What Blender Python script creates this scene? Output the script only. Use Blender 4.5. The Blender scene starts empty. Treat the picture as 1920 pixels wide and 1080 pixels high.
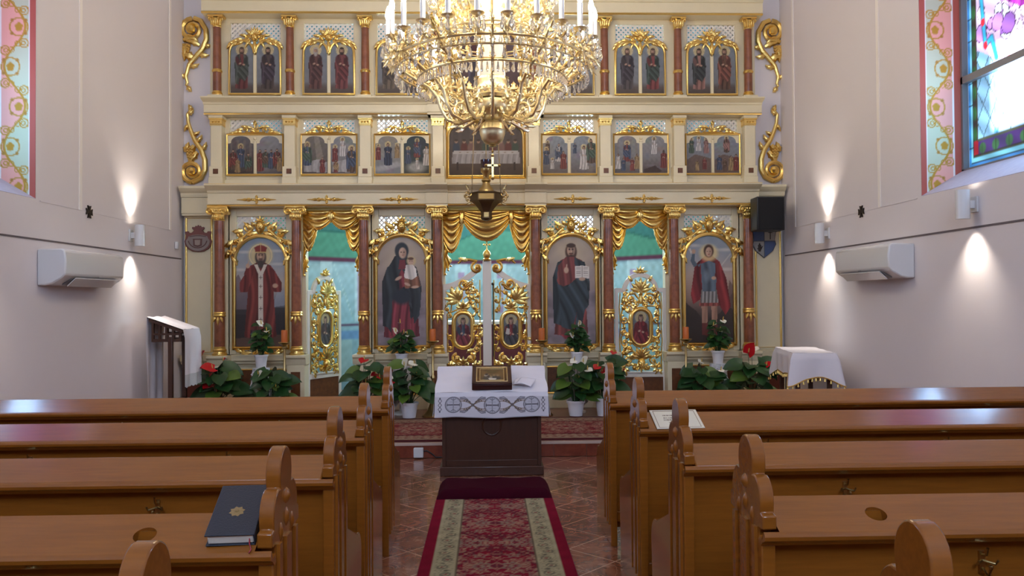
import bpy, bmesh, math, random
import numpy as np
from mathutils import Vector, Matrix
PI = math.pi
sc = bpy.context.scene
COL = sc.collection

# ---------------------------------------------------------------- camera
cd = bpy.data.cameras.new('camera'); cam = bpy.data.objects.new('camera', cd); COL.objects.link(cam)
cd.sensor_width = 36; cd.lens = 1500 / 1920 * 36; cd.clip_start = .05; cd.clip_end = 60
_yaw, _pit, _rol = math.radians(1.8), math.radians(.88), math.radians(.4)
_f = Vector((math.sin(_yaw) * math.cos(_pit), math.cos(_yaw) * math.cos(_pit), math.sin(_pit)))
_r0 = _f.cross(Vector((0, 0, 1))).normalized(); _u0 = _r0.cross(_f)
_r = _r0 * math.cos(_rol) - _u0 * math.sin(_rol); _u = _r.cross(_f)
_m = Matrix((_r, _u, -_f)).transposed().to_4x4(); _m.translation = Vector((0, 0, 1.45))
cam.matrix_world = _m
sc.camera = cam

# ---------------------------------------------------------------- world, exposure, light levels
w = bpy.data.worlds.new('world'); sc.world = w; w.use_nodes = True
w.node_tree.nodes['Background'].inputs[0].default_value = (.55, .68, 1, 1)
w.node_tree.nodes['Background'].inputs[1].default_value = .6
sc.view_settings.view_transform = 'Standard'; sc.view_settings.look = 'None'
sc.view_settings.gamma = 1; sc.view_settings.use_curve_mapping = False
sc.view_settings.exposure = 0.35
BULB = 82.0          # radiance of the chandelier bulbs
GLASS = 1.0          # radiance of the stained glass in daylight
FILL_DAYLIGHT = 16.0           # added daylight pane behind the camera, cool fill from the front
SPOT = 26.0          # wall lamps (W per end)

# ---------------------------------------------------------------- helpers
def lin(c):
    c = np.asarray(c, float) / 255.
    return np.where(c <= .04045, c / 12.92, ((c + .055) / 1.055) ** 2.4)
def S(r, g, b): return tuple(lin((r, g, b)))

def nd(nt, t, **kw):
    n = nt.nodes.new(t)
    for k, v in kw.items():
        if k.startswith('i_'): n.inputs[int(k[2:])].default_value = v
        else: setattr(n, k, v)
    return n
def material(name, col, rough=.5, metal=0, var=.0, vscale=6, bump=0, bscale=40, coat=0, col2=None, stretch=None, emit=None, estr=0, trans=0, alpha=1, spec=None, sheen=0):
    m = bpy.data.materials.new(name); m.use_nodes = True; nt = m.node_tree
    b = nt.nodes['Principled BSDF']
    b.inputs['Base Color'].default_value = (*col, 1); b.inputs['Roughness'].default_value = rough
    b.inputs['Metallic'].default_value = metal
    if coat: b.inputs['Coat Weight'].default_value = coat; b.inputs['Coat Roughness'].default_value = .12
    if spec is not None: b.inputs['Specular IOR Level'].default_value = spec
    if trans: b.inputs['Transmission Weight'].default_value = trans
    if sheen: b.inputs['Sheen Weight'].default_value = sheen
    if emit: b.inputs['Emission Color'].default_value = (*emit, 1); b.inputs['Emission Strength'].default_value = estr
    if alpha < 1: b.inputs['Alpha'].default_value = alpha
    if var or bump:
        tc = nd(nt, 'ShaderNodeTexCoord'); src = tc.outputs['Object']
        if stretch:
            mp = nd(nt, 'ShaderNodeMapping'); mp.inputs['Scale'].default_value = stretch
            nt.links.new(src, mp.inputs[0]); src = mp.outputs[0]
    if var:
        no = nd(nt, 'ShaderNodeTexNoise'); no.inputs['Scale'].default_value = vscale; no.inputs['Detail'].default_value = 6
        no.inputs['Roughness'].default_value = .65
        nt.links.new(src, no.inputs['Vector'])
        rp = nd(nt, 'ShaderNodeValToRGB'); e = rp.color_ramp.elements
        c2 = col2 if col2 else tuple(x * .55 for x in col)
        e[0].position = .5 - .22 / max(var, .1) * .5 if not col2 else .36; e[1].position = .5 + .11 / max(var, .1) if not col2 else .64
        e[0].color = (*[a * var + c * (1 - var) for a, c in zip(c2, col)], 1); e[1].color = (*col, 1)
        nt.links.new(no.outputs['Fac'], rp.inputs[0]); nt.links.new(rp.outputs[0], b.inputs['Base Color'])
    if bump:
        n2 = nd(nt, 'ShaderNodeTexNoise'); n2.inputs['Scale'].default_value = bscale; n2.inputs['Detail'].default_value = 4
        nt.links.new(src, n2.inputs['Vector'])
        bp = nd(nt, 'ShaderNodeBump'); bp.inputs['Strength'].default_value = bump; bp.inputs['Distance'].default_value = .01
        nt.links.new(n2.outputs['Fac'], bp.inputs['Height']); nt.links.new(bp.outputs[0], b.inputs['Normal'])
    return m
def painted(name, rough=.6, spec=.3, emit=0, bump=0):
    m = bpy.data.materials.new(name); m.use_nodes = True; nt = m.node_tree; b = nt.nodes['Principled BSDF']
    a = nd(nt, 'ShaderNodeAttribute', attribute_name='Col')
    b.inputs['Roughness'].default_value = rough; b.inputs['Specular IOR Level'].default_value = spec
    if emit:
        b.inputs['Base Color'].default_value = (.02, .02, .02, 1)
        nt.links.new(a.outputs['Color'], b.inputs['Emission Color']); b.inputs['Emission Strength'].default_value = emit
    else: nt.links.new(a.outputs['Color'], b.inputs['Base Color'])
    if bump:
        tc = nd(nt, 'ShaderNodeTexCoord')
        n2 = nd(nt, 'ShaderNodeTexNoise'); n2.inputs['Scale'].default_value = 300
        nt.links.new(tc.outputs['Object'], n2.inputs['Vector'])
        bp = nd(nt, 'ShaderNodeBump'); bp.inputs['Strength'].default_value = bump; bp.inputs['Distance'].default_value = .005
        nt.links.new(n2.outputs['Fac'], bp.inputs['Height']); nt.links.new(bp.outputs[0], b.inputs['Normal'])
    return m

M = dict(
    plaster=material('plaster', S(228, 220, 220), .75, var=.06, vscale=2.5, bump=.05, bscale=120),
    band=material('plaster_band', S(246, 238, 230), .6),
    plaster_white=material('plaster_white', S(240, 235, 232), .7),
    ivory=material('ivory_paint', S(228, 214, 178), .42, var=.22, vscale=7, bump=.08, bscale=60, coat=.15),
    ivory_dark=material('ivory_groove', S(160, 134, 88), .5),
    white_paint=material('white_paint', S(226, 218, 205), .4),
    gold=material('gilding', (.90, .62, .19), .29, 1, bump=.25, bscale=55, var=.25, vscale=14),
    brass=material('brass', (.95, .80, .48), .34, 1, bump=.1, bscale=40),
    old_brass=material('old_brass', (.50, .36, .15), .3, 1, bump=.1, bscale=40),
    bronze=material('dark_bronze', (.17, .125, .075), .38, .9, var=.4, vscale=15),
    marble=material('red_marble', S(152, 90, 58), .28, var=.75, vscale=9, col2=S(100, 52, 34), coat=.3),
    panel=material('brown_panel', S(112, 66, 30), .4, var=.7, vscale=14, col2=S(70, 36, 16)),
    red_panel=material('red_brown_panel', S(104, 46, 30), .4, var=.4, vscale=8),
    pew=material('pew_varnish', S(148, 87, 28), .22, var=.35, vscale=5, stretch=(1, 12, 12), coat=.5, col2=S(114, 62, 20), bump=.02, spec=.3, bscale=30),
    dark_wood=material('dark_wood', S(74, 40, 22), .4, var=.5, vscale=6, stretch=(6, 6, 1), coat=.2),
    wine_wood=material('wine_wood', S(66, 30, 22), .4, var=.4, vscale=8),
    lattice=material('lattice_white', S(236, 228, 218), .5),
    linen=material('white_linen', S(228, 222, 226), .8, bump=.12, bscale=90, sheen=.2),
    lace=material('lace', S(205, 205, 205), .9, bump=.5, bscale=140, var=.35, vscale=60),
    embroid=material('embroidery_thread', S(104, 92, 84), .7),
    embroid_gold=material('gold_thread', S(150, 120, 74), .6),
    plastic=material('white_plastic', S(222, 220, 218), .25, coat=.3),
    dark=material('black_plastic', S(26, 26, 28), .45),
    grey=material('grey_plastic', S(120, 118, 120), .4),
    iron=material('dark_iron', S(58, 48, 42), .5, .6),
    velvet=material('wine_velvet', S(56, 6, 22), .95, spec=.08, bump=.2, bscale=150),
    terracotta=material('white_pot', S(226, 222, 222), .35),
    soil=material('soil', S(46, 34, 26), .95, bump=.8, bscale=80),
    leaf=material('leaf_green', S(36, 74, 32), .38, var=.5, vscale=12, col2=S(18, 44, 20)),
    leaf_pale=material('leaf_pale', S(84, 112, 40), .35, var=.4, vscale=12),
    red_flower=material('red_spathe', S(196, 24, 34), .25),
    white_flower=material('white_spathe', S(236, 232, 214), .3),
    spadix=material('yellow_spadix', S(214, 180, 90), .5),
    orange_wax=material('orange_wax', S(196, 100, 32), .5),
    wax=material('candle_white', S(240, 236, 228), .4),
    crystal=material('crystal', (1, .98, .94), .04, spec=.9, trans=.85),
    milk=material('milk_glass', S(250, 246, 236), .2),
    bulb=material('lit_bulb', (1, .9, .7), .4, emit=(1, .87, .64), estr=BULB),
    lens=material('lit_lens', (1, .95, .9), .4, emit=(1, .9, .76), estr=14),
    book=material('navy_book_cover', S(38, 42, 52), .45, bump=.2, bscale=200),
    paper=material('paper', S(222, 216, 202), .8),
    ribbon=material('red_ribbon', S(170, 30, 50), .5),
    ink=material('ink', S(84, 62, 50), .7),
    paint=painted('painted_panel', .5, .25), fresco=painted('painted_plaster', .75, .2), rug=painted('woven_rug', .95, .05, bump=.5),
    glass=painted('stained_glass', .2, .5, emit=GLASS),
    rubyglass=material('dark_ruby_glass', S(44, 16, 30), .1, coat=.5),
)

class MB:
    """collects shapes and links them as ONE mesh object"""
    def __init__(s): s.v = []; s.f = []; s.M = Matrix.Identity(4)
    def add(s, vs, fs):
        b = len(s.v); s.v += [tuple(s.M @ Vector(p)) for p in vs]; s.f += [[b + i for i in f] for f in fs]; return s
    def box(s, x0, x1, y0, y1, z0, z1):
        return s.add([(x, y, z) for z in (z0, z1) for y in (y0, y1) for x in (x0, x1)],
                     [(0, 2, 3, 1), (4, 5, 7, 6), (0, 1, 5, 4), (2, 6, 7, 3), (0, 4, 6, 2), (1, 3, 7, 5)])
    def prism(s, pts, a, b, ax='y'):
        """2-D outline pushed along an axis from a to b; y: pts are (x,z); x: pts are (y,z); z: pts are (x,y)"""
        g = {'y': lambda p, t: (p[0], t, p[1]), 'x': lambda p, t: (t, p[0], p[1]), 'z': lambda p, t: (p[0], p[1], t)}[ax]
        n = len(pts)
        return s.add([g(p, a) for p in pts] + [g(p, b) for p in pts],
                     [list(range(n))[::-1], list(range(n, 2 * n))] + [(i, (i + 1) % n, n + (i + 1) % n, n + i) for i in range(n)])
    def tube(s, pts, r, seg=6, closed=False, flat=1.0):
        P = [Vector(p) for p in pts]; n = len(P)
        R = r if hasattr(r, '__len__') else [r] * n
        vs, fs = [], []; nrm = None
        for i, p in enumerate(P):
            t = (P[(i + 1) % n] - P[i - 1]) if closed else (P[min(i + 1, n - 1)] - P[max(i - 1, 0)])
            if t.length < 1e-9: t = Vector((0, 0, 1))
            t.normalize()
            if nrm is None:
                nrm = Vector((0, 1, 0)) if abs(t.y) < .9 else Vector((1, 0, 0))
            nrm = (nrm - t * nrm.dot(t))
            if nrm.length < 1e-6: nrm = t.orthogonal()
            nrm.normalize(); bn = t.cross(nrm)
            for k in range(seg):
                a = 2 * PI * k / seg
                vs.append(p + nrm * (math.cos(a) * R[i] * flat) + bn * (math.sin(a) * R[i]))
        for i in range(n if closed else n - 1):
            for k in range(seg):
                j = (i + 1) % n; l = (k + 1) % seg
                fs.append((i * seg + k, i * seg + l, j * seg + l, j * seg + k))
        if not closed: fs += [list(range(seg))[::-1], list(range((n - 1) * seg, n * seg))]
        return s.add(vs, fs)
    def lathe(s, prof, c=(0, 0, 0), seg=16, arc=None):
        vs, fs = [], []; n = len(prof)
        for k in range(seg):
            a = 2 * PI * k / seg
            for r, z in prof: vs.append((c[0] + r * math.cos(a), c[1] + r * math.sin(a), c[2] + z))
        for k in range(seg):
            l = (k + 1) % seg
            for i in range(n - 1): fs.append((k * n + i, l * n + i, l * n + i + 1, k * n + i + 1))
        fs += [[k * n for k in range(seg)][::-1], [k * n + n - 1 for k in range(seg)]]
        return s.add(vs, fs)
    def ball(s, x, y, z, r, seg=8, sz=1):
        n = max(4, seg // 2)
        return s.lathe([(max(1e-4, r * math.sin(PI * i / n)), -r * sz * math.cos(PI * i / n)) for i in range(n + 1)], (x, y, z), seg)
    def grid(s, fn, nu, nv):
        return s.add([fn(i / nu, j / nv) for j in range(nv + 1) for i in range(nu + 1)],
                     [(j * (nu + 1) + i, j * (nu + 1) + i + 1, (j + 1) * (nu + 1) + i + 1, (j + 1) * (nu + 1) + i) for j in range(nv) for i in range(nu)])
    # --- carved ornament, laid out in (x, z) and swelling towards -y
    def scroll(s, cx, cz, R, turns=1.4, a0=0, d=1, r=.012, y=0, tail=None, seg=6, end=1.5):
        pts, rr = [], []; n = int(14 * turns) + 4
        if tail:
            m = len(tail)
            for i, q in enumerate(tail): pts.append((q[0], y, q[1])); rr.append(r * (.45 + .55 * (i + 1) / m))
        for i in range(n + 1):
            t = i / n; a = a0 + d * t * turns * 2 * PI; q = R * (1 - .82 * t)
            pts.append((cx + q * math.cos(a), y - .6 * r * t, cz + q * math.sin(a))); rr.append(r * (1 - .45 * t))
        s.tube(pts, rr, seg); s.ball(cx, y - r, cz, r * end)
        return s
    def leaf(s, x, z, ang, L, W, h=.02, lob=.25, bend=0, y=0, curl=.0, nl=3, n=9):
        vs = []; px, pz = x, z
        for i in range(n + 1):
            t = i / n; a = ang + bend * t
            wd = W * .5 * (max(0, math.sin(PI * min(1, (.06 + .94 * t)) ** .75))) ** .8 * (1 + lob * math.cos(2 * PI * nl * t))
            for q in (-1, -.55, 0, .55, 1):
                hh = h * (1 - q * q) * (.5 + .5 * math.sin(PI * min(1, t * 1.1))) + (h * .35 * abs(q) * (1 - abs(q)) * 2)
                vs.append((px - q * wd * math.sin(a), y - hh - curl * t * t, pz + q * wd * math.cos(a)))
            px += L / n * math.cos(a); pz += L / n * math.sin(a)
        fs = [(i * 5 + k, i * 5 + k + 1, (i + 1) * 5 + k + 1, (i + 1) * 5 + k) for i in range(n) for k in range(4)]
        return s.add(vs, fs)
    def flower(s, x, z, R, n=6, y=0, h=.012):
        for k in range(n): s.leaf(x, z, 2 * PI * k / n + .3, R, R * .8, h, 0, y=y, n=5)
        s.ball(x, y - h, z, R * .3, 8); return s
    def shell(s, x, z, R, a0=0.15, a1=PI - .15, n=7, y=0, h=.025):
        for k in range(n):
            a = a0 + (a1 - a0) * k / (n - 1)
            s.leaf(x, z, a, R * (.8 + .2 * math.sin(PI * k / (n - 1))), R * .38, h, 0, y=y, curl=.015, n=6)
        return s
    def frame(s, pts, r, closed=True, y=0, seg=8, flat=1.0):
        return s.tube([(p[0], y, p[1]) for p in pts], r, seg, closed, flat)
    def build(s, name, mat, parent=None, smooth=True, bevel=0, flip=True, ang=40, col=None, mod=None):
        me = bpy.data.meshes.new(name); me.from_pydata(s.v, [], s.f)
        if flip:
            bm = bmesh.new(); bm.from_mesh(me); bmesh.ops.recalc_face_normals(bm, faces=bm.faces); bm.to_mesh(me); bm.free()
        mm = mat if isinstance(mat, bpy.types.Material) else M[mat]
        me.materials.append(mm)
        if smooth:
            me.polygons.foreach_set('use_smooth', [True] * len(me.polygons))
            me.set_sharp_from_angle(angle=math.radians(ang))
        o = bpy.data.objects.new(name, me); COL.objects.link(o)
        if parent: o.parent = parent
        if bevel:
            b = o.modifiers.new('bevel', 'BEVEL'); b.width = bevel; b.segments = 2; b.limit_method = 'ANGLE'; b.angle_limit = math.radians(35)
        return o

def wb(p):
    m = MB(); m.M = Matrix.Translation(-p.location); return m
def tag(o, label, cat, group=None):
    o['label'] = label; o['category'] = cat
    if group: o['group'] = group
    return o
def thing(name, label, cat, loc=(0, 0, 0), rz=0, group=None):
    o = bpy.data.objects.new(name, None); COL.objects.link(o); o.location = loc; o.rotation_euler = (0, 0, rz)
    o.empty_display_size = .1
    return tag(o, label, cat, group)
def struct(o): o['kind'] = 'structure'; return o
def kids(o): return [c for c in COL.objects if c.parent == o]
def dup(o, label=None, loc=None, rz=None, group=None, parent=None):
    c = o.copy(); COL.objects.link(c)
    if parent: c.parent = parent
    if label: c['label'] = label
    if loc is not None: c.location = loc
    if rz is not None: c.rotation_euler = (0, 0, rz)
    if group: c['group'] = group
    for k in kids(o): dup(k, parent=c)
    return c
def T(x=0, y=0, z=0, ry=0, rz=0, sx=1, rx=0):
    return Matrix.Translation((x, y, z)) @ Matrix.Rotation(rz, 4, 'Z') @ Matrix.Rotation(ry, 4, 'Y') @ Matrix.Rotation(rx, 4, 'X') @ Matrix.Diagonal((sx, 1, 1, 1))

# ---------------------------------------------------------------- painter: colours on the points of a flat grid
class Cv:
    """x across (0 = centre), z up from 0; both in the picture's own units"""
    def __init__(s, X, Z, base):
        s.G = None; s.X = X; s.Z = Z; s.C = np.empty(X.shape + (3,)); s.C[:] = np.array(base, float)
    def mix(s, a, col):
        c = np.asarray(col, float); s.C = s.C * (1 - a[..., None]) + c * a[..., None]; return s
    def vgrad(s, stops):
        zs = [q[0] for q in stops]
        for k in range(3): s.C[..., k] = np.interp(s.Z, zs, [q[1][k] for q in stops])
        return s
    def ell(s, cx, cz, rx, rz, col, soft=.2, ang=0, op=1.):
        dx = s.X - cx; dz = s.Z - cz
        if ang: dx, dz = dx * math.cos(ang) + dz * math.sin(ang), -dx * math.sin(ang) + dz * math.cos(ang)
        d = np.sqrt((dx / rx) ** 2 + (dz / rz) ** 2)
        return s.mix(np.clip((1 + soft * .5 - d) / max(soft, 1e-3), 0, 1) * op, col)
    def ring(s, cx, cz, r, wd, col, op=1.):
        d = np.abs(np.hypot(s.X - cx, s.Z - cz) - r); return s.mix(np.clip((wd - d) / wd * 2, 0, 1) * op, col)
    def line(s, pts, wd, col, op=1.):
        for (x0, z0), (x1, z1) in zip(pts[:-1], pts[1:]):
            L = (x1 - x0) ** 2 + (z1 - z0) ** 2 + 1e-12
            t = np.clip(((s.X - x0) * (x1 - x0) + (s.Z - z0) * (z1 - z0)) / L, 0, 1)
            d = np.hypot(s.X - x0 - t * (x1 - x0), s.Z - z0 - t * (z1 - z0))
            s.mix(np.clip((wd - d) / wd * 2, 0, 1) * op, col)
        return s
    def poly(s, pts, col, op=1., fold=0, ff=60, fp=0, lean=0):
        ins = np.zeros(s.X.shape, bool); n = len(pts)
        for i in range(n):
            (x0, z0), (x1, z1) = pts[i], pts[(i + 1) % n]
            c = (z0 > s.Z) != (z1 > s.Z)
            ins ^= c & (s.X < (x1 - x0) * (s.Z - z0) / ((z1 - z0) if z1 != z0 else 1e-9) + x0)
        a = ins * op
        c = np.empty_like(s.C); c[:] = np.array(col, float)
        if fold:
            ph = (s.X + lean * s.Z) * ff + fp + 1.3 * np.sin(s.Z * 9 + fp)
            c *= (1 + fold * np.sin(ph) + fold * .5 * np.sin(ph * 2.3 + 1))[..., None]
        s.C = s.C * (1 - a[..., None]) + c * a[..., None]; return s
    def speckle(s, amp, seed=0, k=9):
        rg = np.random.RandomState(seed)
        n = np.zeros(s.X.shape)
        for i in range(k):
            fx, fz = rg.uniform(8, 60, 2); n += np.sin(s.X * fx * rg.choice([-1, 1]) + s.Z * fz + rg.uniform(0, 7)) / k
        s.C *= (1 + amp * n)[..., None]; return s

def pic(name, mat, parent, wfn, H, nu, nv, paint, y=0, x=0, z=0, flat='y', unit=None):
    """flat painting: rows of half-width wfn(z) for z in 0..H, painted by paint(canvas)"""
    zz = np.linspace(0, H, nv + 1); hw = np.array([max(1e-4, wfn(q)) for q in zz])
    U = np.linspace(-1, 1, nu + 1); X = hw[:, None] * U[None, :]; Z = np.repeat(zz[:, None], nu + 1, 1)
    un = unit or H
    cv = Cv(X / un, Z / un, (128, 128, 128)); paint(cv)
    if name == 'painting':       # all pictures: muted, lifted blacks
        g = cv.C.mean(-1, keepdims=True); cv.C = (cv.C * .74 + g * .26) * .93 + np.array((17, 15, 13.))
    C = lin(np.clip(cv.C, 0, 255))
    if cv.G is not None: C = C * cv.G[..., None]
    n = X.size; co = np.zeros((n, 3)); co[:, 0] = X.ravel() + x; co[:, 1] = y; co[:, 2] = Z.ravel() + z
    if flat == 'z': co = np.stack([X.ravel() + x, Z.ravel() + z, np.full(n, y)], 1)
    if flat == 'x': co = np.stack([np.full(n, y), X.ravel() + x, Z.ravel() + z], 1)
    b = (np.arange(nv)[:, None] * (nu + 1) + np.arange(nu)[None, :]).ravel()
    q = np.stack([b, b + 1, b + nu + 2, b + nu + 1], 1)
    if flat == 'x': q = q[:, ::-1]
    me = bpy.data.meshes.new(name); me.from_pydata(co.tolist(), [], q.tolist())
    at = me.color_attributes.new('Col', 'FLOAT_COLOR', 'POINT')
    at.data.foreach_set('color', np.concatenate([C.reshape(-1, 3), np.ones((n, 1))], 1).ravel().astype(np.float32))
    me.materials.append(M[mat])
    o = bpy.data.objects.new(name, me); COL.objects.link(o)
    if parent: o.parent = parent
    return o
def zz(py, Y=9.75): return 1.45 + (563.4 - py) * Y / 1500
def xx(px, Y=9.75): return (px - 913.) * Y / 1500
# ================================================================ the room
YW0, YW1 = 4.88, 6.68          # window by the screen
ZS, ZT = 2.31, 5.2
def side_wall(name, s):
    m = MB(); a, b = sorted((s * 3.7, s * 4.2))
    for y0, y1 in ((-4.2, YW0), (YW1, 10.15)): m.box(a, b, y0, y1, -.1, 7)
    for y0, y1 in ((YW0, YW1),):
        m.box(a, b, y0, y1, -.1, ZS); m.box(a, b, y0, y1, ZT, 7)
    # thin raised bands, coloured paler to stand in for edges catching light
    c = s * 3.7
    for y in (7.4, 9.47): struct(MB().box(*sorted((c, c - s * .006)), y - .025, y + .025, 2.3, 6.8).build('trim_plaster_band_%d' % (y + s + 2), 'band', smooth=False))
    m.box(*sorted((c, c - s * .004)), YW1 + .06, 7.4, 2.297, 2.305); m.box(*sorted((c, c - s * .004)), 7.4, 9.47, 2.297, 2.305)
    struct(m.build(name, 'plaster', smooth=False))
side_wall('wall_left', -1); side_wall('wall_right', 1)
m = MB()
for q in ((-4.2, -1.1, -.1, 7), (1.1, 4.2, -.1, 7), (-1.1, 1.1, -.1, 4.0), (-1.1, 1.1, 6.8, 7)): m.box(q[0], q[1], -4.4, -4.2, q[2], q[3])
struct(m.build('wall_back', 'plaster', smooth=False))
m = MB()
for x in (-1.1, -.03, 1.04): m.box(x, x + .06, -4.36, -4.3, 4.0, 6.8)
for z in (4.0, 5.37, 6.74): m.box(-1.1, 1.1, -4.36, -4.3, z, z + .06)
w_ = struct(m.build('window_west', 'grey', smooth=False))  # unseen window, added to light cloth and lower walls from the front
MB().box(-1.08, 1.08, -4.35, -4.34, 4.02, 6.78).build('pane', material('daylight_glass', (.7, .85, 1), .2, emit=(.56, .73, 1), estr=FILL_DAYLIGHT), w_, smooth=False)
m = MB()
for s in (-1, 1): m.box(*sorted((s * 3.3, s * 3.7)), 9.9, 10.1, 0, 7)
m.box(-3.3, 3.3, 9.9, 10.1, 5.55, 7)
struct(m.build('wall_front', 'plaster', smooth=False))
struct(MB().box(-4.2, 4.2, -4.4, 10.1, 7, 7.1).build('ceiling', 'plaster_white', smooth=False))
# dark cable trim at dado height
for s, n in ((-1, 'trim_left'), (1, 'trim_right')):
    mt = MB().box(*sorted((s * 3.7, s * 3.694)), 2.2, 9.8, 1.972, 1.986)
    struct(mt.build(n, material('cable_grey', S(104, 94, 96), .6), smooth=False))

# floor: marble tiles laid on the diagonal
fm = bpy.data.materials.new('floor_marble'); fm.use_nodes = True; nt = fm.node_tree; b = nt.nodes['Principled BSDF']
tc = nd(nt, 'ShaderNodeTexCoord'); mp = nd(nt, 'ShaderNodeMapping'); mp.inputs['Rotation'].default_value = (0, 0, PI / 4)
nt.links.new(tc.outputs['Object'], mp.inputs[0])
br = nd(nt, 'ShaderNodeTexBrick', offset=0.0, squash=1.0)
for k, v in dict(Scale=1, **{'Brick Width': .33, 'Row Height': .33, 'Mortar Size': .004}).items(): br.inputs[k].default_value = v
br.inputs['Mortar'].default_value = (*S(186, 146, 118), 1)
no = nd(nt, 'ShaderNodeTexNoise'); no.inputs['Scale'].default_value = 4.5; no.inputs['Detail'].default_value = 8; no.inputs['Roughness'].default_value = .7
no.inputs['Distortion'].default_value = 1.2
rp = nd(nt, 'ShaderNodeValToRGB'); rp.color_ramp.elements[0].position = .35; rp.color_ramp.elements[1].position = .7
rp.color_ramp.elements[0].color = (*S(104, 60, 42), 1); rp.color_ramp.elements[1].color = (*S(158, 100, 72), 1)
v2 = nd(nt, 'ShaderNodeTexNoise'); v2.inputs['Scale'].default_value = 3; v2.inputs['Detail'].default_value = 9; v2.inputs['Distortion'].default_value = 2.5
vr = nd(nt, 'ShaderNodeValToRGB'); e = vr.color_ramp.elements; e[0].position = .485; e[0].color = (0, 0, 0, 1); e[1].position = .5; e[1].color = (1, 1, 1, 1)
e.new(.515).color = (0, 0, 0, 1)
mx = nd(nt, 'ShaderNodeMixRGB'); mx.inputs[2].default_value = (*S(206, 160, 130), 1)
sc2 = nd(nt, 'ShaderNodeMath', operation='MULTIPLY'); sc2.inputs[1].default_value = .4
for a, c in ((tc.outputs['Object'], no.inputs['Vector']), (tc.outputs['Object'], v2.inputs['Vector']), (no.outputs['Fac'], rp.inputs[0]),
             (v2.outputs['Fac'], vr.inputs[0]), (vr.outputs[0], sc2.inputs[0]), (sc2.outputs[0], mx.inputs[0]), (rp.outputs[0], mx.inputs[1]),
             (mx.outputs[0], br.inputs['Color1']), (mx.outputs[0], br.inputs['Color2']), (mp.outputs[0], br.inputs['Vector']), (br.outputs['Color'], b.inputs['Base Color'])): nt.links.new(a, c)
b.inputs['Roughness'].default_value = .18; b.inputs['Coat Weight'].default_value = .3
struct(MB().box(-3.7, 3.7, -4.2, 7.43, -.1, 0).build('floor', fm, smooth=False))
# raised floor before and behind the screen
m = MB(); m.box(-3.7, 3.7, 7.43, 13.2, -.1, .143)
struct(m.build('floor_podium', material('podium_stone', S(132, 84, 62), .3, var=.5, vscale=5, col2=S(98, 58, 42), coat=.2), smooth=False))
m = MB()
for i in range(-12, 12): m.box(i * .305 + .003, i * .305 + .302, 7.415, 7.43, .004, .118)
struct(m.build('trim_step_tiles', material('step_marble', S(138, 66, 44), .25, var=.6, vscale=9, col2=S(96, 40, 28)), smooth=False))
struct(MB().box(-3.7, 3.7, 7.408, 7.43, .118, .143).build('trim_step_edge', material('step_edge', S(196, 170, 152), .4), smooth=False))

# painted window reveals, sills and stained glass
PINK, MINT, OCH, BRICK = (234, 168, 152), (196, 202, 170), (188, 142, 54), (178, 92, 78)
def reveal(cv):
    # x: -.175 = wall edge .. +.175 = window side; z in metres from the sill edge
    X, Z = cv.X, cv.Z
    cv.C[:] = BRICK
    cv.mix(((X > -.125) & (X < .115)) * 1., (240, 232, 226)); inn = (X > -.115) & (X < .105)
    wv = -.005 + .085 * np.sin(2 * PI * (Z - .93) / .66)
    cv.mix((inn & (X < wv)) * 1., MINT); cv.mix((inn & (X >= wv)) * 1., PINK)
    cv.mix((inn * np.clip((.013 - np.abs(X - wv)) / .006, 0, 1)), OCH)
    for k in range(-1, 6):
        for cx, cz, fl in ((.03, .43 + .66 * k, -1), (-.038, .76 + .66 * k, 1)):
            cv.ring(cx, cz, .074, .0075, OCH)
            cv.ell(cx, cz, .028, .034, OCH, .3)
            for q in range(5):
                a = 2 * PI * q / 5 + .3; cv.ell(cx + .022 * math.cos(a), cz + .026 * math.sin(a), .012, .012, OCH, .4)
            for q in range(4):
                a = 2 * PI * q / 4 + .8; cv.ell(cx + .078 * math.cos(a), cz + .078 * math.sin(a), .014, .014, (176, 130, 60), .4)
            for sg in (-1, 1):
                ex, ez = cx - .042 * fl, cz + sg * .135
                cv.ring(ex, ez, .036, .0065, OCH); cv.ring(ex + .006 * fl, ez, .016, .006, OCH); cv.ring(ex + .05 * fl, ez + .005 * sg, .022, .005, OCH); cv.ell(ex - .03 * fl, ez + .02 * sg, .01, .01, OCH, .4)
    cv.C = np.where((X < -.125)[..., None], np.array(BRICK, float), cv.C)
HOT = 11.0        # clear panes, straight onto the bright sky
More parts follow.
